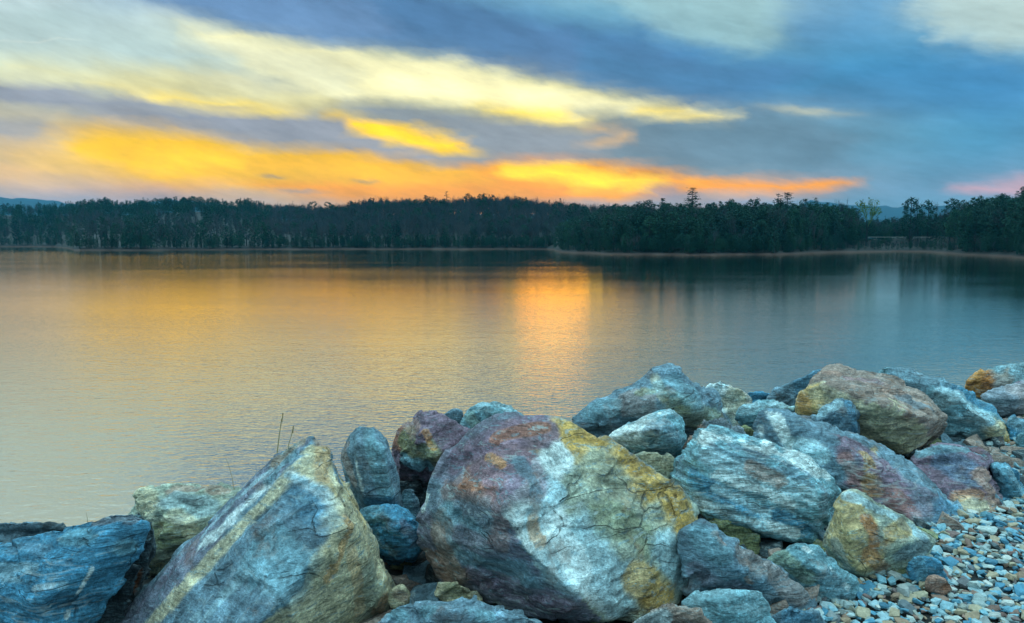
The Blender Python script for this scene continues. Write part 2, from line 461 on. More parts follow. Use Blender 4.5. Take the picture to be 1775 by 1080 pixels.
def terrain_z(px, Y):
    D = shore(px); d = Y - D
    if d < 0: return max(-3.0, d * .25)
    Rg = max(lin(RIDGE, px), D + 40)
    top = (415 - lin(TOP, px)) / FPX * Rg + CAMZ - 15.5
    top = max(top, 1.6)
    t = min(max(d / (Rg - D), 0), 1)
    t = t * t * (3 - 2 * t) * .55 + t * .45
    z = 1.3 * (1 - math.exp(-d / 3.5)) + (top - 1.3) * t
    if Y > Rg: z -= (Y - Rg) * .05
    z += 1.2 * math.sin(px * .021 + Y * .01) * min(d / 60, 1) * min(top / 20, 1)
    return z


m_land, n, b = principled('forest_floor')
tcl = n.new('ShaderNodeTexCoord').outputs['Object']
geo = n.new('ShaderNodeNewGeometry')
sp = n.new('ShaderNodeSeparateXYZ'); n.put(sp.inputs[0], geo.outputs['Position'])
nz = n.noise(tcl, .12, 5, .6)
clay = n.mix(n.noise(tcl, .06, 4, .6), (.075, .030, .020), (.09, .070, .060))
litter = n.mix(nz, (.012, .02, .022), (.03, .034, .03))
f_ = n.mr(n.m('ADD', sp.outputs[2], n.m('ADD', n.m('MULTIPLY', nz, .5), n.m('MULTIPLY', n.noise(tcl, .035, 3, .6), .8))), 1.0, 1.5)
n.put(b.inputs['Base Color'], n.mix(f_, clay, litter))
b.inputs['Roughness'].default_value = .9
cols_px = list(np.arange(-1500, 3401, 12.0)) + [128.0, 962.0]
cols_px = sorted(set(cols_px))
offs = [-12, -4, 0, 1.2, 2.5, 5, 9, 16, 28, 45, 70, 110, 170, 260, 400, 600, 900, 1400]
tv = []
for px in cols_px:
    D = shore(px)
    for o_ in offs:
        Y = D + o_
        tv.append(((px - CX) / FPX * Y, Y, terrain_z(px, Y)))
no = len(offs)
tf = [(i * no + j, (i + 1) * no + j, (i + 1) * no + j + 1, i * no + j + 1) for i in range(len(cols_px) - 1) for j in range(no - 1)]
tag(obj('far_shore_ground', mesh_np('far_shore_ground', tv, np.array(tf), m_land, True)), kind='structure')

# mountains a few kilometres away; the blue of haze is put into their colour
m_hill, n, b = principled('wooded_mountain')
tcl = n.new('ShaderNodeTexCoord').outputs['Object']
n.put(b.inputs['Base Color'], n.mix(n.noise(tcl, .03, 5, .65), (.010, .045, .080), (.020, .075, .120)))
b.inputs['Roughness'].default_value = .95
HT = [(-900, 357), (-200, 352), (-40, 345), (0, 344), (60, 345), (110, 350), (170, 362), (300, 347), (360, 352), (430, 362), (560, 372), (1250, 372), (1370, 358), (1400, 349), (1425, 351), (1460, 356), (1500, 357), (1560, 360), (1620, 357), (1700, 362), (1900, 372), (3000, 366)]
hv = []; hx = list(np.arange(-900, 3001, 10.0)); ho = [-700, -450, -220, -80, 0, 90, 260, 600]
for px in hx:
    t = (415 - lin(HT, px)) / FPX * 2900 + CAMZ
    for k, o_ in enumerate(ho):
        Y = 2900 + o_
        g = math.exp(-(o_ / 330.0) ** 2)
        z = t * g + (2.5 * math.sin(px * .19) + 2 * math.sin(px * .47 + k)) * g - 6 * (1 - g)
        hv.append(((px - CX) / FPX * Y, Y, z))
nh = len(ho)
hf = [(i * nh + j, (i + 1) * nh + j, (i + 1) * nh + j + 1, i * nh + j + 1) for i in range(len(hx) - 1) for j in range(nh - 1)]
tag(obj('distant_mountains', mesh_np('distant_mountains', hv, np.array(hf), m_hill, True)), kind='structure')


# ------------------------------------------------------------------ trees
class MB:
    def __init__(s): s.v = []; s.f = []

    def tube(s, p0, p1, r0, r1, k=3):
        p0 = Vector(p0); p1 = Vector(p1); d = p1 - p0
        if d.length < 1e-6: return
        q = d.to_track_quat('Z', 'Y'); b0 = len(s.v)
        for p, r in ((p0, r0), (p1, r1)):
            for i in range(k):
                a = 2 * math.pi * i / k
                s.v.append(p + q @ Vector((r * math.cos(a), r * math.sin(a), 0)))
        for i in range(k):
            j = (i + 1) % k
            s.f.append((b0 + i, b0 + j, b0 + k + j)); s.f.append((b0 + i, b0 + k + j, b0 + k + i))

    def leaf(s, p, sz, rr, flat=.35):
        b0 = len(s.v)
        for i in range(3):
            s.v.append(Vector(p) + Vector((rr.gauss(0, sz), rr.gauss(0, sz), rr.gauss(0, sz * flat))))
        s.f.append((b0, b0 + 1, b0 + 2))

    def mesh(s, name, mat): return mesh_np(name, [tuple(v) for v in s.v], np.array(s.f), mat)


def foliage_mat(name, c0, c1):
    m, n, b = principled(name)
    oi = n.new('ShaderNodeObjectInfo')
    g = n.new('ShaderNodeNewGeometry')
    f = n.m('ADD', n.m('MULTIPLY', oi.outputs['Random'], .55), n.m('MULTIPLY', n.noise(g.outputs['Position'], .6, 3, .6), .6))
    n.put(b.inputs['Base Color'], n.mix(f, c0, c1))
    b.inputs['Roughness'].default_value = .8
    b.inputs['Specular IOR Level'].default_value = .2
    return m


M_NEEDLE = foliage_mat('pine_needles', (.004, .036, .034), (.018, .085, .050))
M_CEDAR = foliage_mat('cedar_foliage', (.003, .032, .038), (.016, .075, .052))
M_BARK = foliage_mat('bark', (.014, .028, .034), (.04, .05, .052))
M_TWIG = foliage_mat('bare_twigs', (.020, .052, .070), (.066, .068, .072))
M_PALE = foliage_mat('pale_dead_wood', (.22, .22, .21), (.3, .29, .28))
M_YOUNG = foliage_mat('young_leaves', (.06, .13, .03), (.12, .20, .05))


def pine(seed, slim=1.0, layers=24, gap=.0, mat=M_NEEDLE, low=.12):      # unit height
    rr = random.Random(seed); t = MB(); c = MB()
    t.tube((0, 0, -.04), (0, 0, .5), .016, .011, 5); t.tube((0, 0, .5), (0, 0, .985), .011, .002, 4)
    for i in range(layers):
        z = low + (1 - low) * (i + rr.uniform(-.2, .2)) / layers
        u = (z - low) / (1 - low)
        L0 = (.215 * (1 - u) ** .75 + .02) * slim * (1 if u > .15 else .75)
        for k in range(rr.randint(4, 6)):
            if rr.random() < gap: continue
            a = rr.uniform(0, 6.283); L = L0 * rr.uniform(.55, 1.2)
            up = rr.uniform(-.05, .25) * (.4 + u)
            tip = Vector((math.cos(a) * L, math.sin(a) * L, z + L * up))
            c.tube((0, 0, z), tip, .0035, .001, 3)
            nn = max(5, int(L * 95))
            for j in range(nn):
                s_ = (j + 1) / nn
                p = Vector((0, 0, z)).lerp(tip, .18 + .85 * s_)
                p += Vector((rr.gauss(0, .012), rr.gauss(0, .012), rr.gauss(.004, .006)))
                c.leaf(p, .017 * (1.15 - .4 * s_), rr, .4)
    return t.mesh('pine_trunk', M_BARK), c.mesh('pine_crown', mat)


def bushy(seed, mat=M_CEDAR, bare=.25, wid=.2, clumps=30):
    rr = random.Random(seed); t = MB(); c = MB()
    t.tube((0, 0, -.04), (rr.uniform(-.02, .02), 0, .8), .018, .005, 5)
    for i in range(clumps):
        z = bare + (1 - bare) * (i + .5) / clumps * .93
        u = (z - bare) / (1 - bare)
        w = wid * (math.sin(math.pi * min(max(u * .8 + .17, 0), 1)) ** .7) * rr.uniform(.5, 1.15)
        a = i * 2.4 + rr.uniform(-.5, .5)
        cen = Vector((math.cos(a) * w * .8, math.sin(a) * w * .8, z))
        t.tube((0, 0, z - .08), cen, .005, .002, 3)
        r_ = rr.uniform(.035, .065)
        for j in range(58):
            d = Vector((rr.gauss(0, 1), rr.gauss(0, 1), rr.gauss(0, .7))).normalized() * r_ * rr.uniform(.4, 1.1)
            c.leaf(cen + d, .013, rr, .8)
    return t.mesh('bushy_trunk', M_BARK), c.mesh('bushy_crown', mat)


def bare_tree(seed, spread=.5, leaves=None, twig=M_TWIG, trunk=M_BARK, depth=5):
    rr = random.Random(seed); t = MB(); c = MB()

    def grow(p, d, L, r, lev):
        q = p + d * L
        (t if lev < 2 else c).tube(p, q, r, r * .65, 4 if lev < 2 else 3)
        if lev >= depth:
            if leaves:
                for _ in range(2): c.leaf(q, .011, rr, .9)
            return
        k = 3 if lev < 4 else 4
        for i in range(k):
            e = Vector((rr.gauss(0, 1), rr.gauss(0, 1), rr.gauss(0, .5)))
            nd = (d + e * spread * rr.uniform(.5, 1) * .62 + Vector((0, 0, .12))).normalized()
            grow(p.lerp(q, rr.uniform(.55, 1.0)), nd, L * rr.uniform(.62, .86), r * .58, lev + 1)

    grow(Vector((0, 0, -.03)), Vector((rr.uniform(-.05, .05), rr.uniform(-.05, .05), 1)).normalized(), .33, .014, 0)
    mz = max(v.z for v in c.v)
    for mb in (t, c):
        mb.v = [Vector((v.x / mz, v.y / mz, v.z / mz)) for v in mb.v]
    return t.mesh('bare_trunk', trunk), c.mesh('bare_crown', twig)


KIND = {
    'pine': [pine(1), pine(2, .8, 26), pine(3, 1.1, 20, .15)],
    'cedar': [bushy(4), bushy(5, M_NEEDLE, .3, .24, 34), bushy(6, M_CEDAR, .1, .15, 28)],
    'bare': [bare_tree(7), bare_tree(8, .65), bare_tree(9, .42)],
    'open': [pine(12, 1.0, 13, .3, low=.42), bushy(13, M_NEEDLE, .5, .2, 16)],
    'young': [bare_tree(10, .6, True, M_YOUNG)],
    'dead': [bare_tree(11, .35, None, M_PALE, M_PALE, 3)],
}
TNAME = {'pine': 'pine_tree', 'cedar': 'evergreen_tree', 'bare': 'bare_tree', 'open': 'open_crowned_pine', 'young': 'leafing_tree', 'dead': 'dead_tree'}


def place_tree(kind, px, Y, h, label, group=None, var=None, wide=1.0, z=None):
    if z is None: z = terrain_z(px, Y)
    ms = KIND[kind]; tm, cm = ms[var if var is not None else rnd.randrange(len(ms))]
    e = bpy.data.objects.new(TNAME[kind], None); COL.objects.link(e)
    e.location = ((px - CX) / FPX * Y, Y, z - .2); e.rotation_euler = (0, 0, rnd.uniform(0, 6.28))
    s = h * wide
    e.scale = (s, s, h)
    tag(e, label, 'tree', group)
    obj('trunk', tm, e); obj('crown', cm, e)
    return e


def top_h(px, py, Y):          # height of a tree at (px, Y) whose tip reaches row py
    return at(px, py, Y).z - terrain_z(px, Y) + .2


# the trees that stand out of the skyline
for k, px, py, Y, lab, var, wd in [
    ('pine', 1197, 324, 330, 'tallest pine on the skyline, pointed cone left of centre of the right-hand wood', 0, 1.15),
    ('pine', 1344, 334, 335, 'left one of the two tall joined pines right of the pointed pine', 2, 1.05),
    ('pine', 1360, 333, 338, 'right one of the two tall joined pines right of the pointed pine', 1, 1.3),
    ('pine', 1391, 344, 335, 'dark pointed pine beside the blue mountain gap', 1, 1.1),
    ('pine', 1146, 343, 320, 'small spired pine left of the tallest pointed pine', 1, 1.0),
    ('cedar', 1303, 342, 340, 'round-topped evergreen between the pointed pine and the joined pair', 1, 1.2),
    ('cedar', 1262, 343, 342, 'broad dark evergreen just right of the tallest pointed pine', 0, 1.2),
    ('young', 1499, 341, 352 + 22, 'yellow-green leafing tree above the gap with blue mountain behind', 0, 1.1),
    ('bare', 1466, 340, 372, 'bare tree standing left of the yellow-green leafing tree', 0, .8),
    ('bare', 1452, 342, 372, 'thin bare tree at the left of the mountain gap', 2, .7),
    ('cedar', 1573, 340, 385, 'feathery topped evergreen at the right of the mountain gap', 1, 1.0),
    ('bare', 1588, 342, 385, 'bare branches rising right of the feathery evergreen', 1, .8),
    ('cedar', 1603, 345, 372, 'small dark evergreen right of the mountain gap', 0, 1.0),
    ('bare', 1619, 344, 372, 'round grey bare crown between two dark evergreens', 1, .8),
    ('cedar', 1642, 342, 340, 'dark domed evergreen right of the grey bare crown', 0, 1.15),
    ('cedar', 1686, 338, 325, 'pointed evergreen on the rising skyline at the right', 1, 1.1),
    ('pine', 1772, 322, 270, 'tall dark pine cut by the right edge of the frame', 0, 1.1),
    ('open', 775, 331, 560, 'flat-layered pine standing alone over the long ridge', 0, 1.1),
    ('pine', 739, 338, 560, 'little spired pine left of the flat-layered pine', 1, 1.2),
    ('cedar', 836, 334, 560, 'dark evergreen among bare trees on the middle skyline', 1, 1.2),
    ('bare', 851, 332, 560, 'large bare crown on the middle skyline beside a dark evergreen', 0, 1.2),
    ('bare', 869, 335, 560, 'bare crown second right of the dark middle evergreen', 1, 1.1),
    ('bare', 882, 336, 560, 'bare crown third right of the dark middle evergreen', 2, 1.1),
    ('cedar', 909, 341, 560, 'dark flat-topped evergreen right of the bare skyline crowns', 1, 1.0),
    ('bare', 963, 344, 560, 'bare crown left of the orange glow over the wood', 0, 1.2),
    ('bare', 979, 343, 560, 'bare crown under the orange glow over the wood', 1, 1.2),
    ('open', 544, 348, 820, 'dark leaning pine on the left ridge crest', 1, 1.4),
    ('open', 573, 349, 700, 'low dark pine at the right end of the left ridge', 1, 1.4),
    ('bare', 512, 347, 800, 'small bare crown on the left ridge crest', 0, 1.3),
    ('cedar', 612, 347, 600, 'dark evergreen where the long middle ridge begins', 0, 1.2),
]:
    h = top_h(px, py, Y)
    if k == 'pine': wd *= 1.25
    place_tree(k, px, Y, h, lab, None, var, wd * min(1.0, 24 / h + .15))
place_tree('dead', 1321, shore(1321) + 3, 6, 'pale dead trunk on the orange clay shore below the right wood', None, 0, .5)
place_tree('bare', 1128, 330, top_h(1128, 342, 330), 'bare crown rising left of the small spired pine', None, 2, .8)
place_tree('bare', 1098, 330, top_h(1098, 350, 330), 'bare crown at the left end of the right-hand wood', None, 1, .8)

# the front rows along the shore
ROWS = [
    (-60, 118, 15, 'bare', 'grey bare tree at the water edge of the far left cove', 'bare trees of the far left cove', .35, 11, 16),
    (138, 470, 55, 'mixl', 'tree in the front row of the long left shore', 'front row trees of the long left shore', .45, 10, 17),
    (470, 955, 75, 'bare', 'grey bare tree in the front row of the middle shore', 'bare front row trees of the middle shore', .78, 11, 17),
    (972, 1450, 62, 'pine', 'dark pine in the front row of the wooded point', 'front row pines of the wooded point', .1, 10, 16),
    (1650, 1800, 26, 'cedar', 'dark evergreen over the clay shore at the right', 'evergreens of the right shore', .12, 12, 19),
]
for a, b_, cnt, kd, lab, grp, pb, h0, h1 in ROWS:
    for i in range(cnt):
        px = a + (b_ - a) * (i + rnd.uniform(.1, .9)) / cnt
        Y = shore(px) + rnd.uniform(3.5, 15)
        h = rnd.uniform(h0, h1)
        if 972 <= px < 1060: h *= .62 + .38 * (px - 972) / 88
        if rnd.random() < pb: k = 'bare'
        else: k = rnd.choice(['cedar', 'pine', 'cedar'])
        word = {'bare': 'bare grey tree', 'pine': 'dark pine', 'cedar': 'dark bushy evergreen'}[k]
        place = {-60: 'at the water edge of the far left cove', 138: 'in the front row of the long left shore', 470: 'in the front row of the middle shore', 972: 'in the front row of the wooded point', 1650: 'over the clay shore at the right'}[a]
        place_tree(k, px, Y, h, f'{word} {place}', f'{word}s {place}', None, 1.15 if k == 'cedar' else 1.0)

# everything behind the first row is one mass of woodland
PROTO = []
for k in ('pine', 'cedar', 'bare'):
    for tm, cm in KIND[k]:
        ob = bpy.data.objects.new('wood_source', cm)
        PROTO.append(ob)
pts, idx, rots, scls = [], [], [], []


def scatter(pa, pb, d0, d1, cnt, pbare, h0, h1, edge=None):
    for i in range(cnt):
        px = rnd.uniform(pa, pb); D = shore(px)
        y0, y1 = D + d0, (D + d1 if d1 < 5000 else lin(RIDGE, px) + 30)
        Y = math.sqrt(rnd.uniform(y0 * y0, max(y1, y0 + 5) ** 2))
        pbn = pbare(px, Y) if callable(pbare) else pbare
        h = rnd.uniform(h0, h1) * (1 if rnd.random() > .1 else 1.12)
        if 965 < px < 1060 and Y < 430: h *= .62 + .38 * (px - 965) / 95
        pts.append(((px - CX) / FPX * Y, Y, terrain_z(px, Y) - .2))
        if rnd.random() < pbn: idx.append(6 + rnd.randrange(3)); w = 1.05
        else: idx.append(rnd.randrange(6)); w = 1.2 if idx[-1] > 2 else 1.0
        rots.append((0, 0, rnd.uniform(0, 6.28))); scls.append((h * w, h * w, h))


scatter(-900, 470, 10, 9999, 3300, lambda px, Y: .65 if Y < 640 else .18, 10, 18)
scatter(470, 964, 12, 9999, 2200, lambda px, Y: .86, 12, 17)
scatter(966, 1480, 12, 90, 950, lambda px, Y: .22, 10.5, 18.5)
scatter(960, 1130, 85, 9999, 420, .7, 12, 17)
scatter(1440, 1660, 26, 150, 500, lambda px, Y: .35, 9, 13)
scatter(1650, 2300, 8, 120, 900, lambda px, Y: .25, 13, 18)
scatter(-900, 470, 1.5, 9, 700, .12, 3, 9)
scatter(470, 964, 1.5, 10, 560, .2, 3, 8)
scatter(968, 1460, 1.5, 8, 330, .15, 3, 8)
scatter(1450, 1655, 2, 14, 150, .35, 2.5, 5)
scatter(1655, 2100, 1.5, 9, 260, .2, 3, 8)
pm = bpy.data.meshes.new('woodland')
pm.vertices.add(len(pts)); pm.vertices.foreach_set('co', np.array(pts, dtype=np.float32).ravel())
for nm, typ, data, key in (('kind_index', 'INT', idx, 'value'), ('turn', 'FLOAT_VECTOR', rots, 'vector'), ('size', 'FLOAT_VECTOR', scls, 'vector')):
    at_ = pm.attributes.new(nm, typ, 'POINT')
    at_.data.foreach_set(key, np.array(data, dtype=np.int32 if typ == 'INT' else np.float32).ravel())
wood = obj('woodland', pm)
tag(wood, 'mass of bare and evergreen forest covering the slopes beyond the lake', 'woodland', kind='stuff')
ng = bpy.data.node_groups.new('woodland', 'GeometryNodeTree')
ng.interface.new_socket('Geometry', in_out='INPUT', socket_type='NodeSocketGeometry')
ng.interface.new_socket('Geometry', in_out='OUTPUT', socket_type='NodeSocketGeometry')
gi = ng.nodes.new('NodeGroupInput'); go = ng.nodes.new('NodeGroupOutput')
g2i = ng.nodes.new('GeometryNodeGeometryToInstance')
for ob in reversed(PROTO):
    oi = ng.nodes.new('GeometryNodeObjectInfo'); oi.inputs['Object'].default_value = ob
    ng.links.new(oi.outputs['Geometry'], g2i.inputs[0])
iop = ng.nodes.new('GeometryNodeInstanceOnPoints')


def named(nm, typ):
    a = ng.nodes.new('GeometryNodeInputNamedAttribute'); a.data_type = typ
    a.inputs['Name'].default_value = nm
    return a.outputs['Attribute']


ng.links.new(gi.outputs[0], iop.inputs['Points'])
ng.links.new(g2i.outputs[0], iop.inputs['Instance'])
iop.inputs['Pick Instance'].default_value = True
ng.links.new(named('kind_index', 'INT'), iop.inputs['Instance Index'])
ng.links.new(named('turn', 'FLOAT_VECTOR'), iop.inputs['Rotation'])
ng.links.new(named('size', 'FLOAT_VECTOR'), iop.inputs['Scale'])
ng.links.new(iop.outputs[0], go.inputs[0])
md = wood.modifiers.new('woodland', 'NODES'); md.node_group = ng

# guard rail of the road behind the right-hand cove
m_rail, n, b = principled('galvanised_rail')
b.inputs['Base Color'].default_value = (.30, .33, .32, 1); b.inputs['Roughness'].default_value = .5
YR = 366.0
e = bpy.data.objects.new('guard_rail', None); COL.objects.link(e)
e.location = at(1575, 411, YR); tag(e, 'thin pale guard rail of a road among trees behind the right cove', 'guard rail')


def box(x0, x1, y0, y1, z0, z1):
    v = [(x, y, z) for x in (x0, x1) for y in (y0, y1) for z in (z0, z1)]
    f = [(0, 1, 3, 2), (4, 6, 7, 5), (0, 4, 5, 1), (2, 3, 7, 6), (0, 2, 6, 4), (1, 5, 7, 3)]
    return v, np.array(f)


for p0, p1 in ((1505, 1568), (1583, 1612), (1626, 1641)):
    x0, x1 = (p0 - 1575) / FPX * YR, (p1 - 1575) / FPX * YR
    obj('rail', mesh_np('rail', *box(x0, x1, -.05, .05, -.09, .09), m_rail), e)
    k = int((x1 - x0) / 4) + 1
    for i in range(k):
        x = x0 + .3 + i * 4
        if x < x1: obj('post', mesh_np('post', *box(x - .05, x + .05, .052, .15, -.6, .08), m_rail), e)

# ------------------------------------------------------------------ near bank (the dam crest)
GZ = 4.45
B0 = Vector((1.3, 2.9)); U = Vector((.79, .613)).normalized(); NN = Vector((-U.y, U.x))


def bank_z(s, u=0.0):
    e = 2.6 - 1.5 * min(max((u - .5) / 2.5, 0), 1)
    if s < e: return GZ - max(0, s) * .06
    return max(GZ - .06 * e - (s - e) * .62, -2.0)


m_bank, n, b = principled('dam_fill')
tcl = n.new('ShaderNodeTexCoord').outputs['Object']
n.put(b.inputs['Base Color'], n.mix(n.noise(tcl, 7, 6, .7), (.02, .028, .03), (.07, .075, .07)))
b.inputs['Roughness'].default_value = .95
bp = n.new('ShaderNodeBump'); bp.inputs['Distance'].default_value = .03; n.put(bp.inputs['Height'], n.noise(tcl, 30, 5, .7)); n.put(b.inputs['Normal'], bp.outputs[0])
ss = [-9, -6, -3, -1, 0, .6, 1.1, 2, 2.6, 5, 8, 13.5]
us = [-70, -30, -12, -6, -3, .5, 3, 6, 12, 30, 70, 130]
bv = []
for u_ in us:
    for s_ in ss:
        p = B0 + U * u_ + NN * s_
        z = bank_z(s_, u_) if s_ > -6.5 else GZ - 1.5
        bv.append((p.x, p.y, z))
bf = [(i * 12 + j, (i + 1) * 12 + j, (i + 1) * 12 + j + 1, i * 12 + j + 1) for i in range(11) for j in range(11)]
bank = tag(obj('dam_bank', mesh_np('dam_bank', bv, np.array(bf), m_bank)), kind='structure')

# ------------------------------------------------------------------ boulders
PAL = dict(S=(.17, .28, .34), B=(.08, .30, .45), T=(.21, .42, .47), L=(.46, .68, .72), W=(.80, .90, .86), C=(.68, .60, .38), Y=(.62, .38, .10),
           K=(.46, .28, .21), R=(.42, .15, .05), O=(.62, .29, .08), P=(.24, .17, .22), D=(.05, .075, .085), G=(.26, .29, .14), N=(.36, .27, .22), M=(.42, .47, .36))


def rock_material(name, rot, grain=1.0, vein=.3, mottle=.5, rust=.2, stretch=5.0, ground=(.13, .23, .27), con=1.0):
    m, n, b = principled(name)
    tc = n.new('ShaderNodeTexCoord').outputs['Object']
    att = n.new('ShaderNodeAttribute'); att.attribute_name = 'stone_colour'
    base = att.outputs['Color']
    fol = n.mapping(tc, rot=rot, scale=(1, 1, stretch))
    wv = n.vm('ADD', fol, n.vm('SCALE', n.noise(tc, 2.2, 3, .6, out=1), scale=.45))
    # foliation: light and dark laminae
    lam = n.noise(wv, 6.0, 7, .66)
    med = n.noise(tc, 9.0, 6, .68)
    fine = n.noise(tc, 70.0, 4, .8)
    brk = n.mr(n.noise(n.vm('ADD', wv, (2.2, 4.1, 6.7)), 17.0, 7, .75), .54, .62, 0, .60)
    base = n.mix(brk, base, tuple(ground))
    k = n.m('POWER', 2.0, n.m('ADD', n.m('MULTIPLY', n.m('SUBTRACT', lam, .5), 4.2 * con), n.m('ADD', n.m('MULTIPLY', n.m('SUBTRACT', med, .5), 3.6), n.m('MULTIPLY', n.m('SUBTRACT', fine, .5), 4.2))))
    kv = n.new('ShaderNodeCombineXYZ')
    for i in range(3): n.put(kv.inputs[i], n.m('MAXIMUM', k, .12))
    c = n.vm('MULTIPLY', base, kv.outputs[0])
    # pale mineral blotches and dark mottling
    mt = n.mr(n.noise(wv, 11.0, 6, .72), .56, .66, 0, mottle)
    c = n.mix(mt, c, (.55, .66, .64))
    dk = n.mr(n.noise(n.vm('ADD', wv, (3.3, 1.7, 9.1)), 14.0, 6, .75), .57, .68, 0, mottle * .9)
    c = n.mix(dk, c, (.045, .075, .085))
    # quartz veins
    v1 = n.noise(wv, 1.7, 3, .55)
    vmask = n.mr(n.noise(tc, 1.6, 2), .46, .58)
    vm_ = n.m('MULTIPLY', n.mr(n.m('ABSOLUTE', n.m('SUBTRACT', v1, .5)), .0, .020, vein, 0), vmask)
    v2 = n.noise(n.vm('ADD', tc, (5, 2, 8)), 1.5, 3, .5)
    vm2 = n.m('MULTIPLY', n.mr(n.m('ABSOLUTE', n.m('SUBTRACT', v2, .47)), .0, .006, vein, 0), n.mr(n.noise(tc, 2.1, 2), .48, .56))
    c = n.mix(n.m('MAXIMUM', vm_, vm2), c, (.68, .74, .70))
    # iron stain
    rs = n.mr(n.m('ADD', n.noise(n.vm('ADD', tc, (9, 9, 1)), 5.5, 6, .7), n.m('MULTIPLY', fine, .12)), .62, .74, 0, rust)
    c = n.mix(rs, c, (.42, .17, .05))
    # hairline cracks
    vo = n.new('ShaderNodeTexVoronoi', feature='DISTANCE_TO_EDGE'); n.put(vo.inputs['Vector'], wv); vo.inputs['Scale'].default_value = 2.4
    cm_ = n.m('MULTIPLY', n.mr(n.m('ADD', vo.outputs['Distance'], n.m('MULTIPLY', n.m('SUBTRACT', med, .5), .08)), .0, .014, 1, 0), n.mr(n.noise(tc, 3.0, 2), .45, .6))
    c = n.mix(n.m('MULTIPLY', cm_, .5), c, (.03, .04, .04))
    n.put(b.inputs['Base Color'], c)
    n.put(b.inputs['Roughness'], n.mr(med, .3, .7, .62, .85))
    b.inputs['Specular IOR Level'].default_value = .35
    h = n.m('ADD', n.m('MULTIPLY', lam, .75 * grain), n.m('ADD', n.m('MULTIPLY', med, .55), n.m('ADD', n.m('MULTIPLY', fine, .16), n.m('MULTIPLY', cm_, -.30))))
    bp = n.new('ShaderNodeBump'); bp.inputs['Strength'].default_value = 1.0; bp.inputs['Distance'].default_value = .045
    n.put(bp.inputs['Height'], h); n.put(b.inputs['Normal'], bp.outputs[0])
    return m


def hull(points):
    bm = bmesh.new()
    for p in points: bm.verts.new(p)
    r = bmesh.ops.convex_hull(bm, input=bm.verts)
    junk = list({g for g in r['geom_interior'] + r['geom_unused'] if isinstance(g, bmesh.types.BMVert)})
    bmesh.ops.delete(bm, geom=junk, context='VERTS')
    return bm


def chip(pts, rr, k, depth):
    """break small corners off a convex stone"""
    for _ in range(k):
        bm = hull(pts)
        nrm = Vector((rr.gauss(0, 1), rr.gauss(0, 1), rr.gauss(0, 1))).normalized()
        ds = [v.co.dot(nrm) for v in bm.verts]
        cut = max(ds) - (max(ds) - min(ds)) * rr.uniform(.01, depth)
        r = bmesh.ops.bisect_plane(bm, geom=bm.verts[:] + bm.edges[:] + bm.faces[:], plane_co=nrm * cut, plane_no=nrm, clear_outer=True)
        pts = [v.co.copy() for v in bm.verts]
        bm.free()
    return pts


def nibble(pts, rr, k):
    for _ in range(k):
        bm = hull(pts)
        nrm = Vector((rr.gauss(0, 1), rr.gauss(0, 1), rr.gauss(0, 1))).normalized()
        cut = max(v.co.dot(nrm) for v in bm.verts) - rr.uniform(.003, .016)
        bmesh.ops.bisect_plane(bm, geom=bm.verts[:] + bm.edges[:] + bm.faces[:], plane_co=nrm * cut, plane_no=nrm, clear_outer=True)
        pts = [v.co.copy() for v in bm.verts]
        bm.free()
    return pts


def inside(x, y, poly):
    """signed distance in photograph pixels to a closed line, positive inside"""
    ins = np.zeros(len(x), bool); dmin = np.full(len(x), 1e9)
    for k in range(len(poly)):
        (x0, y0), (x1, y1) = poly[k], poly[(k + 1) % len(poly)]
        c = ((y0 > y) != (y1 > y)) & (x < (x1 - x0) * (y - y0) / ((y1 - y0) if y1 != y0 else 1e-9) + x0)
        ins ^= c
        L2 = max((x1 - x0) ** 2 + (y1 - y0) ** 2, 1e-9)
        t = np.clip(((x - x0) * (x1 - x0) + (y - y0) * (y1 - y0)) / L2, 0, 1)
        dmin = np.minimum(dmin, np.hypot(x - x0 - t * (x1 - x0), y - y0 - t * (y1 - y0)))
    return np.where(ins, dmin, -dmin)


def remesh(pts, vox):
    bm = hull(pts)
    me = bpy.data.meshes.new('tmp'); bm.to_mesh(me); bm.free()
    o = bpy.data.objects.new('tmp', me); COL.objects.link(o)
    md = o.modifiers.new('r', 'REMESH'); md.mode = 'VOXEL'; md.voxel_size = vox
    dg = bpy.context.evaluated_depsgraph_get()
    ev = o.evaluated_get(dg); m2 = ev.to_mesh()
    nv = len(m2.vertices); v = np.empty(nv * 3, dtype=np.float32); m2.vertices.foreach_get('co', v)
    nl = len(m2.loops); li = np.empty(nl, dtype=np.int32); m2.loops.foreach_get('vertex_index', li)
    f = li.reshape(-1, 4)
    ev.to_mesh_clear()
    bpy.data.objects.remove(o); bpy.data.meshes.remove(me)
    return v.reshape(-1, 3).astype(np.float64), f


def vnormals(v, f):
    a = np.cross(v[f[:, 2]] - v[f[:, 0]], v[f[:, 3]] - v[f[:, 1]])
    nn = np.zeros_like(v)
    for k in range(4): np.add.at(nn, f[:, k], a)
    return nn / (np.linalg.norm(nn, axis=1, keepdims=True) + 1e-9)


def smooth(v, f, it):
    e = np.concatenate([f[:, [0, 1]], f[:, [1, 2]], f[:, [2, 3]], f[:, [3, 0]]])
    for _ in range(it):
        s = np.zeros_like(v); c = np.zeros(len(v))
        np.add.at(s, e[:, 0], v[e[:, 1]]); np.add.at(c, e[:, 0], 1)
        v = v * .4 + .6 * s / c[:, None]
    return v


rock_no = [0]


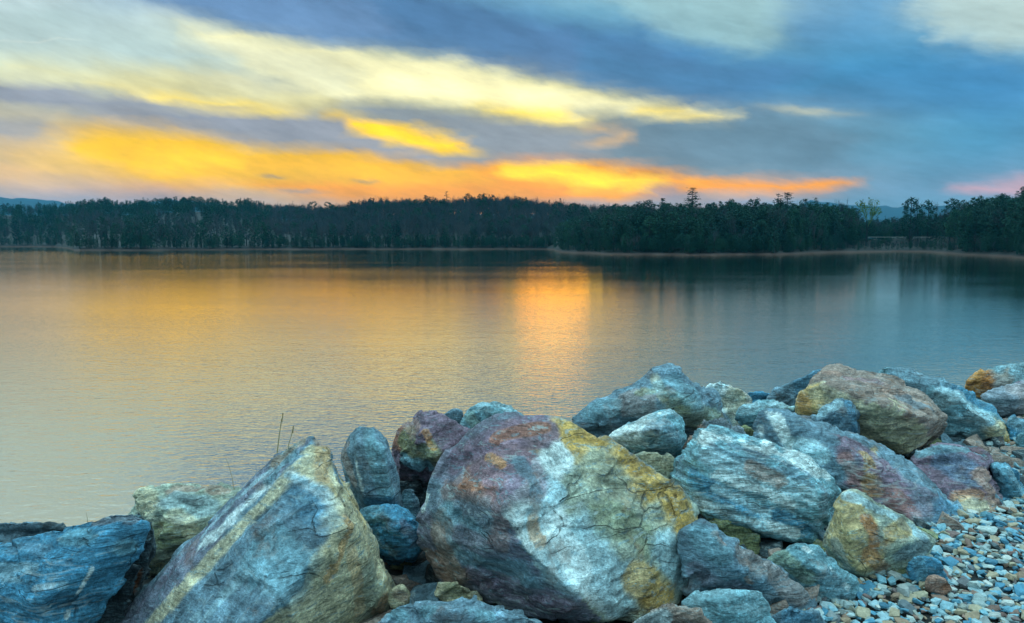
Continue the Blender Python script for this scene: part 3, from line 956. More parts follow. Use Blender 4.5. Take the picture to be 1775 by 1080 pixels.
def rock(label, pts, Y, thick, base='S', tints=(), fol=(20, 30, 0), amp=1.0, vein=.3, mottle=.5, rust=.2, stretch=5.0, smo=1, face=(), flat=1.0, con=1.0, down=.15, kw=None, chips=9, name='boulder'):
    """pts: outline and ridge corners (photo column, row, extra distance); they fix real points in the place at their own distances"""
    rock_no[0] += 1; seed = rock_no[0] * 13
    rr = random.Random(seed)
    P = [at(p[0], p[1], Y + (p[2] if len(p) > 2 else 0)) for p in pts]
    cen = sum(P, Vector()) / len(P)
    back = []
    for p in P:
        q = cen + (p - cen) * .78
        d = q - CAM
        q = CAM + d * (1 + thick / d.length)
        q.z -= down * thick
        back.append(q)
    allp = [p - cen for p in P + back]
    size = max((p - q).length for p in allp for q in allp)
    allp = chip(allp, rr, min(chips, 4), .03)
    if chips > 4: allp = nibble(allp, rr, 3)
    vox = max(.0075 * Y / 3.0, size / 170)
    v, f = remesh(allp, vox)
    v = smooth(v, f, smo)
    nn = vnormals(v, f)
    F = Euler(tuple(R(a) for a in fol)).to_matrix(); F = np.array(F)
    q = v @ F.T                                            # foliation frame, layers stacked along z
    q2 = q * np.array([1, 1, stretch])
    sc = min(size, 1.2)
    disp = .005 * sc * fbm(v * 2.6 / sc, seed, 3)
    # split faces: many small tilted planes with crisp borders
    rs_ = np.random.RandomState(seed)
    qm = (q + .05 * np.stack([fbm(v * 6, seed + 200 + i_, 3) for i_ in range(3)], 1)) * np.array([1, 1, 1.7])
    for nc, ta in ((34, .17), (150, .13)):
        sd = rs_.choice(len(v), nc, replace=False)
        best = np.full(len(v), 1e9); who = np.zeros(len(v), int)
        for k_, i_ in enumerate(sd):
            dd = ((qm - qm[i_]) ** 2).sum(1)
            m_ = dd < best; best[m_] = dd[m_]; who[m_] = k_
        tl = rs_.normal(0, ta, (nc, 3)); o_ = rs_.normal(0, .0035 if nc < 100 else .002, nc)
        disp += np.clip(((v - v[sd][who]) * tl[who]).sum(1) + o_[who], -.028, .022) * min(1, size / .6) * (.75 * flat)
    lay = fbm(q2 * 4.5 + fbm(v * 2, seed + 5, 2)[:, None] * .6, seed + 30, 3)
    disp += .008 * amp * np.clip(lay * 2.4, -1, 1)
    disp += .0045 * amp * (1 - 2 * np.abs(fbm(v * 9, seed + 50, 3)))
    disp += .0045 * amp * fbm(q2 * 17, seed + 70, 3)
    # steps where slabs have split away
    t = q[:, 2] * 9 + fbm(q * 1.3, seed + 90, 2) * 1.3
    fr = t - np.floor(t)
    disp += .005 * amp * (np.clip(fr * 1.2, 0, 1) - .5) * (vnoise(q * 2.1, seed + 95) > -.1)
    v = v + nn * disp[:, None]
    # stone colour per point
    colr = np.tile(np.array(PAL[base]), (len(v), 1))
    bvh = None
    if face:
        wp = v + np.array(cen)
        wx, wy, wz = wp[:, 0], wp[:, 1], wp[:, 2] - CAMZ
        ff = wy * FW.y + wz * FW.z
        X2 = CX + FPX * wx / ff; Y2 = CY - FPX * (wy * UP.y + wz * UP.z) / ff
        jit = fbm(v * 7, seed + 300, 4); jit2 = fbm(q2 * 22, seed + 310, 3)
        for fc_ in face:
            poly, ck, st = fc_[:3]
            jm = fc_[3] if len(fc_) > 3 else 1.0
            w = np.clip(.5 + (inside(X2, Y2, poly) + jm * jit * min(24, 6 + .12 * max(p_[0] for p_ in poly) - .12 * min(p_[0] for p_ in poly)) + (.4 + .6 * jm) * jit2 * 7) / 4.0, 0, 1) * st
            colr = colr * (1 - w[:, None]) + np.array(PAL[ck]) * w[:, None]
    for t_ in tints:
        (x0, y0, x1, y1, r_, ck) = t_[:6]; st = t_[6] if len(t_) > 6 else 1.0
        if bvh is None:
            bvh = BVHTree.FromPolygons([Vector(x) for x in v], [tuple(x) for x in f.tolist()])
        e3 = []
        for (x, y) in ((x0, y0), (x1, y1)):
            d = (ray(x, y)).normalized()
            hit = bvh.ray_cast(CAM - cen, d)[0]
            if hit is None: hit = at(x, y, Y) - cen
            e3.append(np.array(hit))
        a_, b_ = e3; ab = b_ - a_
        tt = np.clip(((v - a_) @ ab) / max(ab @ ab, 1e-9), 0, 1)
        d = np.linalg.norm(v - (a_ + tt[:, None] * ab), axis=1)
        rad = r_ / FPX * Y
        nzw = fbm(q2 * np.array([1, 1, .5]) * 5.5, seed + 120 + len(tints), 4)
        small = min(rad / .06, 1)
        w = np.clip(((1.0 - d / rad) * (2.6 - small) + (.35 + .75 * small) * nzw) * 2.2 + .3, 0, 1) * st
        w = np.where(d > rad * 1.7, 0, w)
        colr = colr * (1 - w[:, None]) + np.array(PAL[ck]) * w[:, None]
    mat = rock_material('stone_%d' % rock_no[0], tuple(R(-a) for a in fol), 1.0, vein, mottle, rust, stretch, tuple(.5 * a + .5 * b_ for a, b_ in zip(PAL[base], PAL['T'])), con)
    me = mesh_np(name, v, f, mat, True)
    ca = me.attributes.new('stone_colour', 'FLOAT_COLOR', 'POINT')
    ca.data.foreach_set('color', np.concatenate([colr, np.ones((len(v), 1))], axis=1).astype(np.float32).ravel())
    o = obj(name, me, None, cen)
    tag(o, label, 'boulder', 'boulders piled along the shore of the dam')
    return o


# --- far right group, back to front
rock('rounded boulder with orange rusty left end at the far right behind the others',
     [(1671, 671), (1673, 659), (1695, 646), (1735, 643), (1753, 631), (1790, 628), (1850, 660, .2), (1830, 690), (1727, 680), (1695, 686), (1735, 664, -.1)], 7.3, .7, 'T',
     [(1690, 660, 1715, 668, 34, 'O'), (1715, 655, 1725, 668, 16, 'R', .6), (1745, 650, 1790, 650, 26, 'L', .5)], (10, 40, 0), vein=.5)
rock('purple grey boulder against the right edge above the small blue stones',
     [(1698, 686), (1740, 665), (1790, 658), (1850, 680), (1850, 740), (1790, 742), (1745, 732), (1718, 706), (1760, 690, -.15)], 6.3, .7, 'P', [(1720, 690, 1790, 700, 50, 'L', .45), (1770, 680, 1790, 720, 25, 'K', .35)], (0, 20, 30), mottle=.3)
rock('big blue boulder with yellow lower right side near the right edge',
     [(1527, 645), (1562, 642), (1629, 655), (1669, 676), (1722, 706), (1746, 738), (1767, 774), (1758, 804), (1735, 801), (1700, 792), (1640, 786), (1560, 740, .3), (1655, 690, -.25), (1720, 735, -.3)], 5.6, .8, 'T',
     [(1560, 652, 1650, 672, 30, 'S', .8), (1660, 672, 1725, 710, 22, 'B', .8), (1640, 700, 1700, 725, 34, 'L', .8), (1720, 770, 1750, 790, 42, 'Y', .95), (1690, 765, 1735, 745, 26, 'C', .8), (1655, 720, 1690, 765, 26, 'T', .8)], (15, 30, 10), vein=.3)
rock('small blue angular stone at the right edge above the dark gap',
     [(1742, 735), (1755, 719), (1772, 722), (1792, 745), (1770, 770), (1750, 754)], 5.5, .3, 'B', [(1752, 728, 1765, 735, 14, 'L', .6)])
rock('teal stone under the small angular stone at the right edge',
     [(1760, 756), (1778, 748), (1810, 760), (1810, 815), (1775, 812), (1763, 790)], 5.2, .4, 'T')
rock('dark low stone in the shadow at the right edge above the pebbles',
     [(1755, 810), (1790, 800), (1820, 830), (1800, 870), (1770, 860)], 5.0, .4, 'S')
rock('upright smooth blue boulder at the right edge beside the pebbles',
     [(1716, 806), (1722, 796), (1744, 799), (1764, 828), (1782, 862), (1785, 884), (1748, 884), (1728, 856), (1745, 830, -.1)], 4.2, .4, 'B', [(1725, 805, 1770, 870, 22, 'T', .6), (1750, 815, 1775, 860, 8, 'L', .4)], (60, 20, 0), vein=.1, mottle=.25)
# --- dark ones at the water line, right of centre
rock('dark slate boulder half hidden behind the brown topped boulder',
     [(1331, 693), (1344, 674), (1384, 662), (1424, 640), (1470, 640), (1470, 690), (1384, 705), (1345, 700)], 6.4, .6, 'S', [(1390, 665, 1430, 650, 20, 'B', .5)], vein=.1, mottle=.25)
rock('tiny blue stone at the water line between cream and slate boulders',
     [(1290, 690), (1298, 680), (1320, 678), (1340, 683), (1345, 697), (1320, 702), (1295, 700)], 6.6, .3, 'B', vein=.1, mottle=.2)
rock('large brown topped boulder with yellow flaky side, highest of the right pile',
     [(1373, 713), (1383, 688), (1411, 668, -.05), (1424, 637, .25), (1436, 633, .28), (1470, 637, .28), (1531, 646, .28), (1586, 670, .2), (1614, 690, .1), (1644, 730), (1638, 744), (1606, 766, -.1), (1573, 782, -.15), (1549, 782, -.18), (1522, 768, -.18), (1480, 745, -.1), (1420, 735),
      (1464, 674, -.25), (1535, 703, -.45), (1606, 724, -.32)], 4.95, .85, 'N',
     [(1440, 645, 1500, 660, 16, 'K', .7), (1520, 665, 1560, 680, 18, 'K', .6), (1560, 690, 1610, 705, 14, 'S', .6), (1470, 655, 1520, 662, 14, 'P', .5), (1610, 725, 1625, 745, 20, 'N', .7), (1390, 695, 1400, 720, 14, 'O', .6), (1420, 680, 1480, 700, 16, 'C', .6)],
     (12, 24, 0), amp=.9, vein=.15, rust=.35, flat=.7,
     face=[([(1360, 725), (1375, 685), (1411, 667), (1460, 676), (1500, 698), (1535, 706), (1550, 690), (1575, 720), (1600, 735), (1620, 760), (1573, 800), (1500, 780)], 'C', .9), ([(1360, 725), (1375, 685), (1411, 669), (1440, 676), (1420, 735)], 'Y', .7), ([(1530, 740), (1610, 745), (1573, 790), (1520, 775)], 'G', .45)])
rock('small blue wedge leaning in front of the brown topped boulder',
     [(1400, 732), (1424, 706), (1452, 691), (1480, 696), (1491, 722), (1490, 753), (1452, 750), (1418, 744), (1470, 715, -.12)], 4.55, .4, 'S', [(1425, 712, 1450, 700, 14, 'L', .8), (1470, 705, 1485, 745, 14, 'B', .5)], (30, 60, 0), vein=.3, mottle=.3)
rock('cream and pink rounded boulder at the water line behind the pile',
     [(1216, 676), (1228, 667), (1250, 664), (1285, 676), (1306, 690), (1296, 712), (1286, 738), (1262, 740), (1238, 720)], 5.5, .5, 'L', [(1270, 685, 1295, 695, 22, 'O', .45), (1240, 680, 1260, 700, 22, 'W', .7), (1275, 690, 1280, 720, 20, 'C', .6)], (50, 10, 0), mottle=.3)
rock('flat pale blue stone wedged behind the white veined boulder',
     [(1276, 724), (1285, 705), (1326, 695), (1377, 703), (1382, 720), (1345, 742), (1300, 745), (1320, 712, -.1)], 5.1, .5, 'T', [(1290, 705, 1370, 706, 14, 'L', .8)], (10, 10, 0))
rock('little brown chip between the striped boulder and the pale flat stone',
     [(1250, 752), (1270, 738), (1300, 742), (1312, 752), (1300, 768), (1265, 768)], 4.5, .3, 'G', chips=4)
rock('large dark ridge-backed boulder on the water side in the centre right',
     [(993, 725), (1030, 699), (1085, 683), (1105, 659), (1135, 643), (1162, 637), (1186, 652), (1212, 672), (1240, 688), (1246, 710), (1262, 735), (1280, 752), (1255, 790), (1130, 800), (1040, 770), (1000, 745),
      (1150, 668, -.3), (1245, 715, -.15), (1110, 700, -.3), (1190, 690, -.35)], 4.9, .8, 'S',
     [(1085, 690, 1110, 705, 30, 'N', .55), (1135, 655, 1150, 690, 10, 'C', .5), (1170, 705, 1250, 735, 26, 'G', .55), (1020, 712, 1060, 705, 20, 'T', .5), (1160, 665, 1200, 690, 30, 'T', .5), (1110, 680, 1190, 712, 10, 'G', .5)], (18, 22, 0), vein=.15, mottle=.3, rust=.25)
rock('pale blue block with white left side in front of the ridge-backed boulder',
     [(1056, 757), (1075, 745), (1100, 732), (1122, 728), (1128, 716), (1163, 704), (1176, 720), (1189, 757), (1182, 783), (1165, 798), (1120, 793), (1080, 780), (1130, 745, -.2), (1170, 765, -.1)], 4.1, .5, 'T',
     [(1070, 752, 1120, 736, 18, 'W', .95), (1130, 722, 1165, 712, 14, 'L', .8), (1135, 745, 1165, 780, 34, 'S', .7), (1145, 715, 1120, 770, 5, 'W', .8)], (40, 20, 10), mottle=.35, vein=.5, flat=.7,
     face=[([(1050, 760), (1130, 712), (1140, 735), (1112, 772), (1075, 778)], 'W', .8, .6), ([(1155, 706), (1162, 706), (1138, 775), (1130, 775)], 'W', .7, .2)])
rock('small tan stone under the pale blue block',
     [(1095, 790), (1115, 781), (1165, 790), (1174, 800), (1155, 832), (1118, 815)], 3.9, .35, 'M', [(1130, 795, 1160, 800, 20, 'C', .5)], vein=.1)
# --- the middle right
rock('long slate boulder with white streaks at its left and a purple rusty middle',
     [(1300, 757), (1304, 729), (1318, 714), (1335, 709), (1358, 710), (1433, 747), (1478, 751), (1513, 763), (1549, 785), (1611, 822), (1655, 857, -.2), (1669, 877, -.35), (1662, 903, -.5), (1629, 930, -.65), (1608, 930, -.65), (1570, 905, -.5), (1500, 870), (1433, 848), (1350, 800),
      (1480, 780, -.32), (1470, 840, -.4), (1395, 760, -.1), (1610, 855, -.5)], 4.35, .75, 'S',
     [(1345, 725, 1370, 765, 9, 'W', .95), (1385, 770, 1425, 790, 14, 'L', .8), (1318, 740, 1320, 755, 6, 'W', .6), (1490, 780, 1540, 870, 40, 'P', .95), (1500, 790, 1515, 850, 14, 'Y', .6), (1560, 840, 1620, 880, 40, 'P', .55), (1640, 870, 1630, 910, 24, 'B', .6), (1470, 800, 1500, 850, 16, 'R', .35), (1545, 860, 1580, 890, 18, 'R', .3)],
     (14, 34, 0), vein=.3, mottle=.35, rust=.3, flat=.7, amp=.8,
     face=[([(1330, 715), (1352, 720), (1384, 775), (1362, 778), (1345, 745)], 'W', .85, .4), ([(1383, 762), (1412, 758), (1432, 786), (1393, 792)], 'L', .85, .5), ([(1505, 775), (1518, 775), (1530, 850), (1545, 880), (1525, 875), (1512, 820)], 'Y', .6, .5)])
rock('purple blue boulder with a rusty tan base above the pebbles',
     [(1573, 797), (1589, 779), (1620, 773), (1651, 768), (1700, 781), (1718, 795), (1727, 857), (1732, 876, -.3), (1718, 889, -.4), (1682, 903, -.45), (1655, 900, -.4), (1620, 870), (1590, 830), (1650, 800, -.15), (1705, 800, -.22), (1665, 855, -.3)], 4.35, .6, 'P',
     [(1600, 785, 1690, 785, 16, 'T', .8), (1640, 800, 1690, 830, 24, 'B', .45), (1670, 880, 1710, 880, 24, 'C', .85), (1710, 830, 1722, 870, 20, 'K', .85), (1660, 862, 1700, 858, 14, 'O', .5)], (12, 20, 0), amp=1.2, mottle=.35, vein=.2)
rock('blue and white striped boulder lying tilted in the middle of the right pile',
     [(1158, 832), (1166, 800, .05), (1190, 766, .1), (1215, 741, .12), (1240, 735, .12), (1400, 793, .1), (1460, 850, .1), (1452, 892, .05), (1430, 928, -.1), (1414, 944, -.2), (1370, 938, -.26), (1300, 918, -.26), (1226, 897, -.24), (1185, 864, -.15),
      (1205, 790, -.2), (1425, 858, -.18), (1225, 772, -.16), (1395, 824, -.16)], 3.75, .7, 'T',
     [(1215, 752, 1420, 818, 8, 'W', .95), (1230, 790, 1400, 860, 18, 'L', .8), (1300, 810, 1350, 835, 14, 'N', .85), (1270, 775, 1400, 820, 10, 'S', .8), (1200, 830, 1400, 920, 16, 'B', .7), (1210, 870, 1380, 925, 10, 'W', .75), (1175, 800, 1200, 860, 20, 'S', .6), (1430, 850, 1420, 915, 16, 'S', .6), (1240, 845, 1330, 890, 10, 'L', .8)],
     (14, -24, 8), amp=1.1, vein=.5, mottle=.8, rust=.12, stretch=9, con=1.4, flat=.35,
     face=[([(1212, 738), (1262, 750), (1400, 795), (1432, 824), (1418, 830), (1340, 794), (1250, 768), (1205, 765)], 'W', .8),
           ([(1238, 772), (1330, 797), (1400, 826), (1442, 862), (1400, 862), (1300, 832), (1222, 797)], 'S', .85),
           ([(1250, 802), (1300, 816), (1370, 852), (1412, 882), (1388, 888), (1300, 858), (1228, 826)], 'W', .75),
           ([(1200, 815), (1300, 862), (1400, 902), (1420, 930), (1300, 905), (1190, 850)], 'B', .8),
           ([(1183, 835), (1260, 877), (1370, 917), (1380, 932), (1290, 912), (1188, 864)], 'L', .85)])
rock('narrow pinkish boulder poking up behind the striped boulder',
     [(1180, 780), (1214, 735), (1242, 726), (1292, 746), (1300, 765), (1240, 790), (1200, 800)], 4.15, .4, 'K', [(1240, 735, 1290, 755, 18, 'S', .8)], vein=.15)
rock('tan boulder with orange rust stains standing on the edge of the pebbles',
     [(1431, 946), (1437, 905), (1452, 870), (1463, 849), (1478, 846), (1520, 868), (1575, 900), (1619, 935), (1612, 956), (1574, 985), (1566, 1004), (1520, 1006), (1478, 1000), (1448, 980), (1475, 905, -.15), (1560, 940, -.15), (1480, 985, -.16)], 3.25, .5, 'M',
     [(1460, 900, 1500, 960, 46, 'Y', .6), (1505, 905, 1515, 940, 14, 'R', .75), (1505, 960, 1530, 985, 18, 'R', .6), (1470, 860, 1600, 930, 12, 'L', .75), (1560, 960, 1600, 945, 24, 'S', .6), (1540, 930, 1570, 915, 16, 'Y', .6), (1450, 950, 1470, 985, 16, 'S', .5)],
     (20, 36, 0), vein=.2, mottle=.4, rust=.45, stretch=3, flat=.5, amp=.7)
rock('blue grey boulder with crossing white veins beneath the striped boulder',
     [(1325, 975), (1345, 952), (1378, 938), (1416, 944), (1450, 975), (1483, 1010), (1478, 1030), (1466, 1047), (1430, 1056), (1395, 1040), (1345, 1000), (1420, 985, -.12)], 2.98, .45, 'T',
     [(1395, 950, 1470, 1020, 6, 'W', .8), (1440, 985, 1425, 1040, 4, 'W', .8), (1345, 965, 1400, 1000, 22, 'G', .6), (1430, 1000, 1460, 1035, 22, 'S', .5)], (30, 40, 0), vein=.4, mottle=.25, flat=.6)
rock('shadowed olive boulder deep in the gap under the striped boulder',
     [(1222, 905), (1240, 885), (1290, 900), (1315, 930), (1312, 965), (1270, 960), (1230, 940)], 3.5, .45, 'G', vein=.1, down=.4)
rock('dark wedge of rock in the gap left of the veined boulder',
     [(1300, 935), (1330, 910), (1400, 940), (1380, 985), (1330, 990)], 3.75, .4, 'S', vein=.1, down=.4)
rock('long grey slab with a pink vein sloping down to the right below the big boulder',
     [(1180, 925), (1215, 905), (1235, 915), (1305, 955), (1365, 995), (1403, 1030), (1415, 1058), (1400, 1075), (1335, 1050), (1290, 1035), (1190, 1025), (1280, 985, -.1)], 2.85, .45, 'S',
     [(1240, 925, 1300, 1010, 6, 'K', .75), (1290, 960, 1390, 1030, 22, 'N', .6), (1210, 990, 1290, 1020, 20, 'P', .4), (1215, 930, 1250, 960, 22, 'T', .5)], (20, 36, 0), vein=.15, mottle=.25, stretch=6, amp=.5)
rock('flat teal slab at the bottom edge right of the centre boulder',
     [(1176, 1046), (1205, 1022), (1262, 1018), (1318, 1020), (1334, 1044), (1350, 1090), (1340, 1130), (1190, 1110), (1250, 1050, -.08)], 2.6, .35, 'T', [(1190, 1035, 1320, 1040, 26, 'L', .35)], (8, 8, 0), vein=.1, mottle=.3, flat=.4, amp=.6)
rock('brownish slab under the lower right of the centre boulder',
     [(1080, 1090), (1130, 1062), (1165, 1050), (1215, 1062), (1250, 1100), (1180, 1130), (1090, 1130)], 2.45, .35, 'N', [(1110, 1080, 1150, 1070, 16, 'L', .5)])
rock('dark wet stone at the bottom edge between teal slab and pebbles',
     [(1330, 1075), (1370, 1052), (1420, 1060), (1440, 1090), (1420, 1120), (1350, 1120)], 2.65, .3, 'S', [(1370, 1065, 1400, 1080, 20, 'B', .5)])
# --- centre
rock('small teal pointed stone at the water line behind the purple boulder',
     [(765, 722), (790, 709), (800, 713), (800, 735), (780, 740)], 4.7, .3, 'S', chips=3, vein=.1)
rock('teal domed boulder peeking over the left shoulder of the centre boulder',
     [(804, 745), (806, 720), (830, 697), (868, 698), (903, 714), (925, 735), (900, 770), (820, 775), (850, 712, -.1)], 3.95, .55, 'T', [(835, 702, 880, 705, 12, 'L', .7), (815, 725, 830, 740, 16, 'G', .4)], (40, 20, 0), vein=.3)
rock('purple and rust angular boulder between the standing stone and the centre boulder',
     [(679, 772), (690, 748), (707, 728), (728, 712), (755, 713), (790, 730), (811, 746), (806, 775), (780, 820), (748, 846), (718, 838), (695, 822), (681, 795), (728, 745, -.25), (752, 795, -.28), (700, 808, -.1)], 3.8, .55, 'P',
     [(690, 760, 705, 775, 20, 'R', .7), (705, 765, 735, 790, 24, 'G', .8), (700, 800, 735, 810, 16, 'T', .9), (735, 745, 750, 775, 8, 'O', .6), (740, 730, 790, 750, 20, 'P', 1), (712, 735, 720, 750, 14, 'K', .6), (725, 830, 745, 838, 14, 'D', .8)], (30, 50, 0), vein=.15, mottle=.2, rust=.3)
rock('tall smooth blue standing stone with a rounded top',
     [(592, 800), (593, 774), (605, 751), (624, 740), (640, 737), (652, 747), (668, 757), (678, 782), (690, 830), (697, 878), (690, 900), (640, 900), (622, 878), (602, 840), (615, 770, -.1), (660, 775, -.12), (680, 860, -.12), (630, 860, -.12)], 3.4, .35, 'S',
     [(600, 775, 612, 835, 14, 'N', .7), (650, 775, 670, 860, 20, 'T', .6), (618, 800, 628, 850, 3.5, 'W', .8), (640, 745, 640, 760, 12, 'T', .5), (640, 870, 680, 880, 14, 'B', .5)], (80, 4, 6), vein=.12, mottle=.2, stretch=4, flat=.35, amp=.6)
rock('blue mottled boulder below the standing stone over the dark gap',
     [(620, 895), (630, 878), (660, 873), (695, 880), (728, 902), (732, 935), (722, 962), (690, 966), (655, 960), (635, 930), (680, 900, -.1)], 3.15, .4, 'B', [(640, 890, 660, 900, 20, 'T', .6), (650, 935, 680, 955, 12, 'L', .6), (700, 910, 720, 940, 14, 'P', .4)], (20, 20, 0), mottle=.5, vein=.15)
rock('small grey stone wedged between the standing stone and the centre boulder',
     [(690, 868), (700, 848), (716, 846), (728, 880), (722, 915), (705, 912)], 3.5, .3, 'S', [(705, 860, 712, 900, 10, 'T', .6)], chips=4)
rock('filler rock coloured black for the shade deep inside the gap between leaning slab and centre boulder',  # added filler; its near-black base stands in for the gap's shade
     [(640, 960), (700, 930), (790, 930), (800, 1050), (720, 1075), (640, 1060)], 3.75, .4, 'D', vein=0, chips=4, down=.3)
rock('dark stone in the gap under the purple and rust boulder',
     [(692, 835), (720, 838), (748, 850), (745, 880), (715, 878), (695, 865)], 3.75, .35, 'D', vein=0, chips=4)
rock('little round tan stone in the dark gap right of the leaning slab',
     [(676, 1046), (680, 1026), (692, 1015), (706, 1024), (707, 1038), (694, 1050)], 2.75, .15, 'C', [(690, 1030, 700, 1035, 10, 'K', .6)], chips=3, vein=.1)
rock('tan stone showing below the left foot of the centre boulder',
     [(758, 1035), (760, 1012), (790, 1008), (830, 1030), (840, 1052), (790, 1055)], 2.85, .3, 'C', [(780, 1020, 800, 1040, 16, 'G', .5)], chips=4, vein=.1)
rock('blue grey slab across the bottom edge in front of the dark gap',
     [(655, 1085), (668, 1062), (690, 1050), (722, 1058), (765, 1040), (800, 1039), (872, 1060), (945, 1078), (960, 1110), (800, 1140), (660, 1120), (770, 1062, -.08)], 2.35, .3, 'S', [(740, 1060, 850, 1070, 14, 'T', .6), (670, 1060, 700, 1070, 12, 'T', .6)], (10, 14, 0), vein=.12, mottle=.3)
rock('huge centre boulder, purple rusty left face and white and yellow mottled right face',
     [(721, 926), (726, 880), (737, 850), (748, 820), (770, 790), (800, 768), (828, 742), (862, 722), (900, 723), (968, 721), (1000, 734), (1060, 766), (1130, 812), (1200, 862), (1222, 890, .02), (1234, 954, .02), (1217, 1002, -.04), (1152, 1066, -.22), (1045, 1080, -.36), (960, 1068, -.34), (880, 1052, -.2), (800, 1030, -.05), (765, 1010), (744, 968),
      (940, 795, -.24), (885, 885, -.46), (905, 948, -.52), (1005, 1038, -.48)], 3.05, .8, 'S',
     [(1000, 760, 1170, 900, 50, 'Y', .75), (960, 760, 1020, 790, 40, 'Y', .8), (1050, 880, 1120, 960, 100, 'M', .85), (1000, 960, 1080, 1020, 60, 'L', .85), (1160, 950, 1190, 990, 40, 'L', .8), (975, 790, 905, 880, 26, 'W', .95), (960, 850, 930, 900, 26, 'L', .9), (960, 900, 1010, 1000, 26, 'W', .7), (1100, 1000, 1150, 1040, 34, 'Y', .8), (1170, 850, 1190, 920, 22, 'Y', .7), (1060, 900, 1110, 930, 40, 'G', .5), (925, 905, 935, 935, 14, 'O', .6),
      (800, 800, 930, 745, 34, 'P', .9), (840, 800, 900, 830, 50, 'P', .75), (860, 760, 940, 740, 14, 'R', .55), (845, 790, 870, 805, 9, 'O', .6), (750, 860, 830, 890, 30, 'S', .7), (780, 920, 900, 1000, 50, 'T', .6), (760, 930, 790, 990, 24, 'N', .85), (800, 930, 860, 960, 20, 'P', .5), (830, 1000, 980, 1055, 26, 'P', .7), (732, 880, 740, 860, 8, 'W', .8), (900, 800, 930, 860, 14, 'S', .8), (770, 850, 850, 860, 16, 'R', .3)],
     (24, 36, 0), amp=.8, vein=.1, mottle=.6, rust=.3, stretch=3.5, flat=.6, chips=3,
     face=[([(700, 1000), (720, 800), (860, 700), (975, 722), (938, 800), (885, 890), (905, 950), (960, 1000), (1010, 1035), (1060, 1100), (700, 1100)], 'P', .6),
           ([(740, 860), (840, 780), (880, 860), (880, 960), (780, 960)], 'K', .4),
           ([(800, 775), (862, 735), (968, 725), (950, 780), (900, 800), (850, 850), (800, 840)], 'R', .6),
           ([(735, 950), (790, 960), (830, 1010), (780, 1015), (750, 990)], 'O', .4),
           ([(968, 722), (1000, 730), (1130, 810), (1240, 880), (1240, 1000), (1150, 1075), (1060, 1085), (1010, 1035), (955, 990), (905, 948), (885, 890), (938, 800)], 'M', .95),
           ([(968, 735), (990, 765), (960, 830), (990, 900), (1010, 960), (1080, 1020), (1060, 1070), (1010, 1030), (905, 948), (885, 890), (930, 800)], 'W', .9),
           ([(1190, 925), (1235, 930), (1235, 985), (1180, 1010), (1150, 985)], 'L', .8),
           ([(972, 722), (1060, 764), (1130, 812), (1200, 865), (1228, 930), (1180, 940), (1130, 900), (1080, 870), (1020, 850), (990, 800), (985, 770)], 'Y', .8), ([(1060, 1000), (1110, 980), (1170, 1010), (1150, 1050), (1080, 1060)], 'Y', .6)])
# --- left
rock('far left dark low boulder by the water',
     [(-60, 925), (0, 908), (60, 904), (112, 909), (120, 930), (60, 960), (-40, 965)], 3.6, .5, 'D', [(10, 915, 60, 925, 30, 'S', .7)], (5, 5, 0), vein=.1, mottle=.3)
rock('cream and tan faceted boulder behind the leaning slab on the left',
     [(227, 888), (238, 856), (254, 845), (285, 843), (330, 842), (385, 841), (425, 852), (440, 900), (380, 990), (300, 1020), (235, 1012), (238, 960), (275, 872, -.15), (282, 905, -.22), (330, 915, -.22), (265, 950, -.2)], 3.55, .6, 'M',
     [(240, 860, 265, 880, 22, 'C', .8), (300, 850, 390, 850, 14, 'K', .65), (290, 870, 350, 880, 26, 'L', .6), (300, 895, 325, 915, 20, 'C', .7), (270, 930, 300, 940, 22, 'G', .8), (320, 865, 345, 872, 9, 'D', .5), (250, 965, 270, 985, 20, 'C', .6)], (20, 16, 0), amp=1.2, vein=.2, rust=.3)
rock('dark rust-edged fin of rock between the left blue boulder and the leaning slab',
     [(232, 905), (250, 896), (266, 899), (268, 930), (245, 1005), (225, 1040), (205, 1085), (190, 1070), (225, 980)], 2.95, .3, 'D', [(235, 990, 228, 1010, 14, 'R', .6)], (70, 0, 0), vein=.05, mottle=.3, chips=4)
rock('broad bright blue boulder with thin white veins in the bottom left corner',
     [(-120, 985), (-60, 960), (0, 948), (50, 944), (112, 914), (185, 889), (232, 888), (262, 903), (238, 965), (196, 995), (160, 1022), (140, 1080), (130, 1150), (-120, 1150), (100, 960, -.1), (60, 1050, -.2), (150, 960, -.1)], 2.75, .55, 'B',
     [(0, 985, 60, 985, 10, 'L', .5), (160, 985, 115, 1070, 4, 'W', .9), (170, 895, 230, 895, 16, 'N', .5), (0, 1000, 110, 1015, 8, 'L', .5), (120, 930, 220, 950, 18, 'T', .6), (20, 950, 80, 955, 12, 'S', .5), (60, 1020, 90, 1015, 6, 'W', .5)], (16, 8, 0), vein=.4, mottle=.5, rust=0, amp=.7, flat=.6)
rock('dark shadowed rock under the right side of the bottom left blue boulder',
     [(135, 1100), (150, 1040), (185, 1005), (225, 975), (240, 985), (225, 1040), (200, 1110)], 2.85, .35, 'D', vein=.05, mottle=.3)
